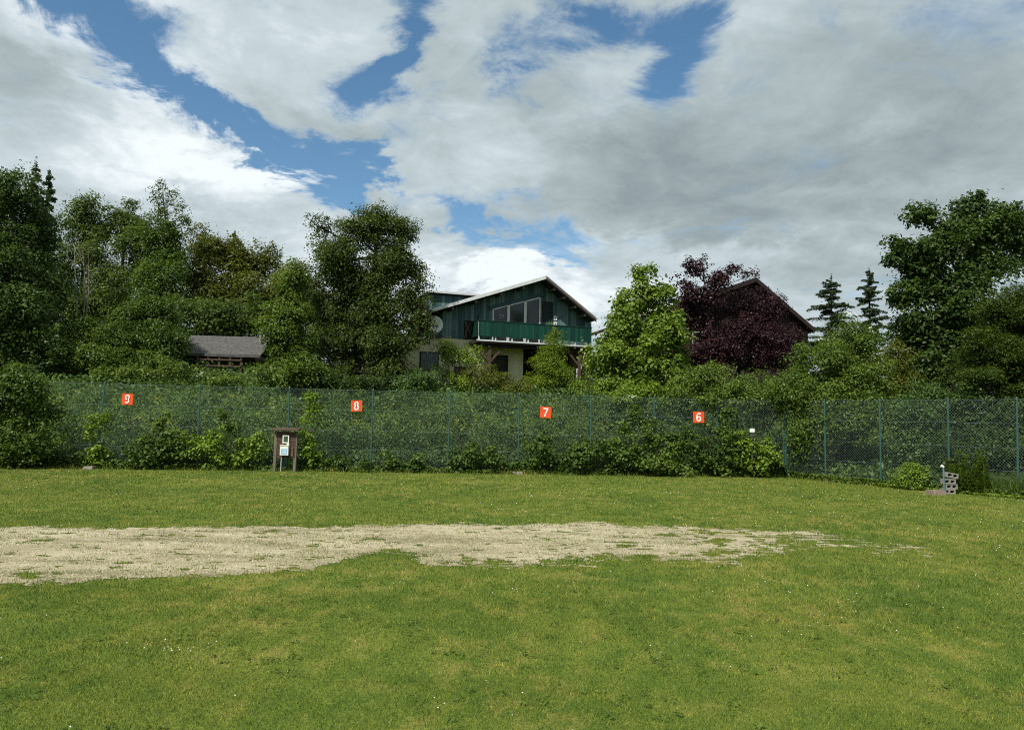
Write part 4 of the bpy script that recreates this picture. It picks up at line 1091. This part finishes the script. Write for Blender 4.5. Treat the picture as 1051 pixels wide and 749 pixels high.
# shrubs on the bank before the buildings
for name, lab, mt, lb, kw in [
 ('shrub', 'loose shrub covering the cream wall left of the balcony', 'bright', [(462, 362, 17, 14, 40), (481, 372, 13, 13, 40), (452, 384, 16, 12, 39.5), (476, 392, 16, 8, 39)], dict(leaf=.13, drop=.15)),
 ('shrub', 'dull reddish-green shrub under the left end of the green balcony', 'olive', [(492, 382, 18, 12, 39), (506, 391, 26, 11, 38.5), (532, 398, 24, 8, 38)], dict(leaf=.12)),
 ('shrub', 'shrub at the foot of the oak below the grey shutter', 'hedge', [(438, 388, 24, 13, 37.5), (405, 392, 26, 12, 37)], dict(leaf=.13)),
 ('shrub', 'bright shrub right of the small feathery tree at the end of the balcony', 'bright', [(614, 378, 17, 16, 40), (602, 396, 17, 11, 39)], dict(leaf=.14, drop=.1)),
 ('elder_bush', 'large bushy elder with white blossom in front of the left forest', 'mid', [(150, 328, 38, 26, 41), (168, 350, 26, 22, 40), (128, 352, 30, 26, 40), (85, 352, 24, 26, 40), (142, 372, 36, 16, 39)], dict(leaf=.16)),
 ('elder_bush', 'yellow-green bush with white blossom just above the number 9 sign', 'fresh', [(62, 360, 22, 22, 38), (98, 372, 26, 18, 38), (130, 384, 36, 10, 37.5), (180, 380, 18, 11, 37)], dict(leaf=.15, flowers=9, flower_at=[(104, 366), (98, 370), (85, 369), (207, 388)])),
 ('elder_bush', 'low bush with white blossom at the left end of the log shed', 'fresh', [(204, 386, 15, 9, 37.5), (234, 391, 24, 7, 37)], dict(leaf=.14, flowers=4, flower_at=[(206, 373), (207, 388)])),
 ('shrub', 'dark shrub under the big oak behind the number 8 sign', 'dark', [(335, 392, 26, 12, 36.5), (372, 396, 30, 10, 36.5)], dict(leaf=.14)),
 ('flowering_bush', 'green bush with pale blossom below the bright plane tree', 'bright', [(640, 410, 30, 14, 34), (672, 408, 24, 14, 34)], dict(leaf=.15, flowers=7, flower_at=[(650, 412), (655, 425), (660, 420)])),
 ('bush', 'rounded green bush above the number 6 sign', 'fresh', [(712, 395, 26, 18, 34), (735, 390, 26, 16, 34.5), (700, 408, 26, 16, 33.5)], dict(leaf=.14)),
 ('bush', 'rounded green bush under the purple tree left of the big pale bush', 'fresh', [(772, 396, 26, 18, 34), (752, 412, 34, 20, 33.3), (795, 412, 26, 24, 33)], dict(leaf=.14)),
 ('big_bush', 'tall pale-topped bush bulging over the corner of the fence', 'fresh', [(870, 347, 32, 22, 32), (842, 372, 34, 26, 31.5), (890, 378, 34, 28, 31.5), (820, 402, 30, 28, 31.2), (862, 408, 42, 32, 30.8), (905, 410, 22, 24, 31), (835, 440, 34, 30, 30.6), (878, 438, 30, 24, 30.2)], dict(leaf=.13, flowers=10, flower_at=[(850, 335), (870, 328), (890, 340), (835, 350), (860, 345)], trunk_r=.06)),
 ('bush', 'olive bush behind the right fence between the big pale bush and the chestnut', 'olive', [(918, 372, 18, 24, 33), (925, 400, 24, 22, 32.5)], dict(leaf=.14)),
 ('bush', 'dark bush behind the right fence under the chestnut trunk', 'hedge', [(935, 432, 34, 26, 29.5), (960, 420, 30, 26, 31), (930, 462, 26, 18, 29)], dict(leaf=.13)),
 ('bush', 'dark green bush behind the right fence under the layered evergreen', 'dark', [(1000, 425, 34, 26, 28), (1050, 430, 40, 28, 27.5), (1020, 465, 60, 26, 27)], dict(leaf=.14)),
 ('overgrown_hedge', 'leafy hedge swallowing the left end of the fence', 'mid', [(8, 402, 42, 30, D(10, -.5), .5), (-30, 430, 50, 45, D(0, -.6), .4), (38, 420, 26, 28, D(40, -.2), .6), (20, 452, 44, 30, D(20, -.6), .35), (48, 460, 18, 22, D(50, -.4), .6)], dict(leaf=.15)),
]:
    kw.setdefault('trunk_r', .035)
    plant(name, lab, 'shrub', mt, lb, stems=8, group='shrubs around the fence', per=18, spacing=.38, part='foliage', **kw)

# the wall of shrubs on the bank right behind the fence, one plant after another
spots = [(85, 'at the leaning post nearest the leafy left hedge'), (140, 'around the leftmost orange-red sign'), (200, 'below the left end of the log shed'), (255, 'up and left of the notice board'),
         (318, 'hidden by the tall climbing column of leaves'), (372, 'around the sign under the tall oak'), (428, 'below the grey shutter of the chalet'), (485, 'below the slatted brown door'),
         (540, 'below the glass door of the chalet'), (597, 'below the rain barrel'), (655, 'below the pale bright plane tree'), (712, 'around the rightmost orange-red sign'), (768, 'around the small white card')]
for i, (px, where) in enumerate(spots):
    lb = []
    for (dy, off) in ((472, .7), (452, 1.1), (432, 1.9), (414, 2.9)):
        for dx in (-17, 14): lb.append((px + dx + R.uniform(-6, 6), dy + R.uniform(-4, 4), R.uniform(18, 24), R.uniform(12, 17), D(px, off + R.uniform(-.1, .3)), .5))
    plant('hazel_bush', 'bush behind the fence ' + where, 'shrub', 'hedge', lb, leaf=.12, group='bushes on the bank behind the fence', stems=7, trunk_r=.02, per=17, spacing=.36, part='foliage', rag=.3)

# climbers and bushes on the lawn side of the fence
FR = 'plants growing through the front of the fence'
for lab, mt, lb, kw in [
 ('climber round the leaning post by the number 9 sign', 'bright', [(100, 465, 18, 13, D(100, -.2), .4), (96, 445, 9, 12, D(100, -.12), .5), (106, 430, 7, 10, D(100, -.1), .5)], {}),
 ('bramble mound on the lawn side below the number 9 sign', 'mid', [(150, 465, 26, 14, D(150, -.3), .4), (178, 460, 24, 16, D(180, -.25), .4)], {}),
 ('bright bramble round the second fence post from the left', 'bright', [(208, 462, 22, 17, D(208, -.25), .4), (220, 447, 12, 12, D(220, -.15), .4), (193, 450, 10, 8, D(193, -.15), .4)], {}),
 ('bright leafy plant immediately left of the notice board', 'bright', [(258, 462, 16, 15, D(258, -.3), .4), (266, 452, 8, 9, D(266, -.2), .5), (245, 473, 12, 8, D(245, -.2), .5)], {}),
 ('tall narrow column of climbing leaves right of the notice board', 'bright', [(319, 410, 7, 10, D(319, -.1), .6), (317, 428, 8, 13, D(319, -.12), .6), (316, 448, 9, 15, D(319, -.15), .6), (318, 468, 11, 13, D(319, -.2), .6)], {}),
 ('low dark plant on the lawn side midway between signs 8 and 7', 'mid', [(478, 473, 20, 10, D(478, -.2), .4), (505, 470, 14, 12, D(505, -.2), .4), (488, 462, 9, 9, D(488, -.15), .5)], {}),
 ('leafy plant with a yellow patch right below the number 7 sign', 'mid', [(553, 466, 20, 16, D(553, -.3), .4), (560, 449, 10, 10, D(560, -.2), .5)], {}),
 ('tangled bramble right of the number 7 sign', 'mid', [(590, 470, 20, 14, D(590, -.3), .4), (612, 458, 20, 18, D(612, -.3), .4), (635, 470, 18, 14, D(635, -.35), .4)], {}),
 ('thick ivy mound left below the number 6 sign', 'fresh', [(650, 464, 14, 18, D(650, -.4), .4), (668, 454, 13, 16, D(668, -.3), .4), (686, 465, 16, 17, D(686, -.4), .4), (676, 476, 30, 9, D(680, -.6), .4)], {}),
 ('thick ivy mound right below the number 6 sign', 'mid', [(706, 456, 16, 22, D(706, -.45), .4), (724, 464, 16, 16, D(724, -.45), .4), (746, 460, 14, 21, D(746, -.45), .4), (735, 476, 24, 8, D(735, -.6), .4)], {}),
 ('thin creeper climbing the fence between the bramble mound and the second post', 'fresh', [(160, 440, 6, 9, D(160, -.1), .5), (168, 428, 5, 6, D(168, -.08), .6), (150, 452, 9, 7, D(150, -.1), .5)], {}),
 ('ragged creeper hanging on the fence above and left of the notice board', 'mid', [(236, 440, 8, 8, D(236, -.1), .5), (228, 425, 5, 7, D(228, -.08), .6), (246, 456, 8, 9, D(246, -.12), .5)], {}),
 ('low weeds on the lawn side just right of the climbing column', 'mid', [(345, 476, 14, 6, D(345, -.2), .4), (372, 478, 14, 5, D(372, -.2), .4), (400, 475, 16, 7, D(400, -.2), .4), (430, 476, 18, 7, D(430, -.2), .4)], {}),
 ('creeper with pale leaves climbing the fence under the pale plane tree', 'fresh', [(640, 440, 10, 10, D(640, -.12), .5), (648, 425, 7, 9, D(648, -.1), .5), (632, 452, 10, 9, D(632, -.15), .5), (664, 436, 8, 9, D(664, -.1), .5)], {}),
 ('creeper covering the fence between the rightmost orange sign and the white card', 'fresh', [(738, 440, 12, 10, D(738, -.12), .5), (745, 425, 10, 8, D(745, -.1), .5), (756, 448, 10, 9, D(756, -.2), .5), (728, 412, 12, 8, D(728, -.1), .5)], {}),
 ('bright-topped bush around the small white card', 'bright', [(770, 460, 20, 16, D(770, -.6), .4), (788, 462, 12, 14, D(788, -.5), .4), (778, 478, 24, 8, D(778, -.7), .4)], {}),
]:
    plant('climbing_plant', lab, 'climber', mt, lb, leaf=.15, group=FR, stems=5, trunk_r=.012, per=15, spacing=.30, part='foliage', aspect=.75, rag=.35, spread=.17)
plant('shrub', 'rounded yellow-green bush at the fence left of the stacked blocks', 'shrub', 'bright', [(930, 488, 13, 10, D(935, -.15), .8), (946, 489, 13, 10, D(946, -.2), .8), (938, 496, 20, 6, D(938, -.3), .5)], leaf=.09, stems=6, trunk_r=.015, per=24, spacing=.26, spread=.14, part='foliage')

# flat rosettes of clover and plantain in the lawn
n = 2600; y = rng.uniform(4.4, 24, n); x = rng.uniform(-1, 1, n) * (y * .74 + 1)
k = (fbm(x * .8 + 3, y * .8, 131) > .50) & (track_mask(x, y) < 1.5) & (y < np.interp(x, _lx, _ly) - .2); x = x[k]; y = y[k]; n = len(x)
sz = rng.uniform(.03, .09, n) * (1 + (y > 12) * .6); m = 14; ix = np.repeat(np.arange(n), m); a = rng.uniform(0, 6.28, n * m); rr = sz[ix] * rng.random(n * m) ** .5
C = np.stack([x[ix] + np.cos(a) * rr, y[ix] + np.sin(a) * rr, .014 + rng.random(n * m) * .016], -1)
tag(link('lawn_weeds', leaves_mesh('lawn_weeds', C, np.stack([np.cos(a) * .4, np.sin(a) * .4, np.full(n * m, 1.)], -1) + rng.normal(size=C.shape) * .2, .026 * rng.uniform(.6, 1.4, n * m), .018, np.clip(rng.random(n)[ix] * .6 + rng.random(n * m) * .4, 0, 1)), LM['fresh']), 'flat clover and plantain leaves growing among the lawn grass', 'weeds', kind='stuff')

# low ivy strip along the foot of the fence: nobody could count it
n = 46000; x = rng.uniform(-24, RP[-1].x, n); y0 = np.interp(x, _lx, _ly)
dens = fbm(x * .7, x * 0, 101); hh = .14 + .85 * np.clip(dens - .30, 0, 1) * (x < CORNER.x) + .10 * (x >= CORNER.x)
k = ~((x > G(277, 484).x) & (x < G(307, 484).x))
z = rng.random(n) * hh; y = y0 + rng.normal(-.05, .16, n) * (1 - z)
C = np.stack([x, y, np.maximum(z, .02) + H(x, y)], -1)[k]; N_ = rng.normal(size=C.shape) * .6 + np.array([0, -.4, 1.0])
L = .11 * rng.uniform(.6, 1.3, len(C))
tag(link('ground_ivy', leaves_mesh('ground_ivy', C, N_, L, L * .8, rng.random(len(C))), LM['mid']), 'low ivy and weeds creeping along the foot of the whole fence', 'ivy', kind='stuff')
n = 5000; x = rng.uniform(G(905, 500).x, RP[-1].x, n); y = np.interp(x, _lx, _ly) - .35 - rng.random(n) * .2; s = fbm(x * 2, x * 0, 5)
C = np.stack([x, y, .02 + rng.random(n) * .16 * s], -1); L = .09 * rng.uniform(.6, 1.2, n)
tag(link('ivy_edging', leaves_mesh('ivy_edging', C, rng.normal(size=C.shape) * .5 + np.array([0, -.3, 1]), L, L * .85, rng.random(n)), LM['bright']), 'bright ivy leaves edging the lawn by the stacked blocks', 'ivy', kind='stuff')
# bank cover behind the fence
n = 170000; x = rng.uniform(-34, 26, n); y0 = np.interp(x, _lx, _ly); y = y0 + .4 + 26 * rng.random(n) ** 1.5
C = np.stack([x, y, H(x, y) + rng.random(n) ** 2 * .6], -1); L = .20 * rng.uniform(.6, 1.3, n)
tag(link('undergrowth', leaves_mesh('undergrowth', C, rng.normal(size=C.shape) * .6 + np.array([0, 0, 1]), L, L * .6, rng.random(n)), LM['hedge']), 'dense undergrowth covering the bank behind the fence', 'undergrowth', kind='stuff')

# tall weeds and long grass at the right fence
def blades(name, lab, x, y, h, w, mat, parent_kind='stuff', bend=.5, cat='grass'):
    n = len(x); a = rng.uniform(0, 6.28, n); la = rng.uniform(0, 6.28, n); z = H(x, y)
    dx, dy = np.cos(a) * w / 2, np.sin(a) * w / 2; bx, by = np.cos(la) * bend * h, np.sin(la) * bend * h
    r = [np.stack(t, -1) for t in ((x - dx, y - dy, z), (x + dx, y + dy, z), (x + dx * .7 + bx * .3, y + dy * .7 + by * .3, z + h * .6), (x - dx * .7 + bx * .3, y - dy * .7 + by * .3, z + h * .6), (x + bx, y + by, z + h * .93))]
    V = np.stack(r, 1).reshape(-1, 3); b = np.arange(n)[:, None] * 5
    F = np.concatenate([b + np.array([0, 1, 2]), b + np.array([0, 2, 3]), b + np.array([3, 2, 4])], 0)
    tag(link(name, np_mesh(name, V, F, np.tile(rng.random(n), 3)), mat), lab, cat, kind=parent_kind)
x0, x1 = G(985, 505).x, RP[-1].x + .8
n = 5200; x = rng.uniform(x0, x1, n); y = np.interp(x, _lx, _ly) + rng.uniform(-.3, 1.3, n)
blades('long_grass', 'long unmown grass along the right-hand fence', x, y, rng.uniform(.35, .95, n), .014, LM['mid'])
for i, (px, top) in enumerate([(972, 470), (985, 462), (992, 466), (998, 463), (1008, 467), (978, 476), (1003, 476)]):
    d = D(px, -.15 - .1 * (i % 3)); h = W(px, top, d).z; g = W(px, 400, d); root = empty('tall_weed', (g.x, d, Hf(g.x, d)), 'upright leafy weed in the tall clump right beside the stacked blocks', 'weed', 'tall weeds beside the stacked blocks')
    l = R.uniform(-.15, .15); MB().tube([(0, 0, 0), (l * .5, 0, h * .6), (l, 0, h)], [.010, .008, .003], 5).build('stem', LM['bright'], root)
    m = 170; u = rng.uniform(.1, 1, m); a = rng.uniform(0, 6.28, m); rr = .04 + .12 * (1 - u) + .03
    C = np.stack([l * u + np.cos(a) * rr, np.sin(a) * rr, h * u], -1); Nn = np.stack([np.cos(a) * -.4, np.sin(a) * -.4, np.full(m, 1.)], -1)
    link('leaves', leaves_mesh('leaves', C, Nn, .17, .05, rng.random(m)), LM['fresh'], root)
print('leaves', NLEAF)
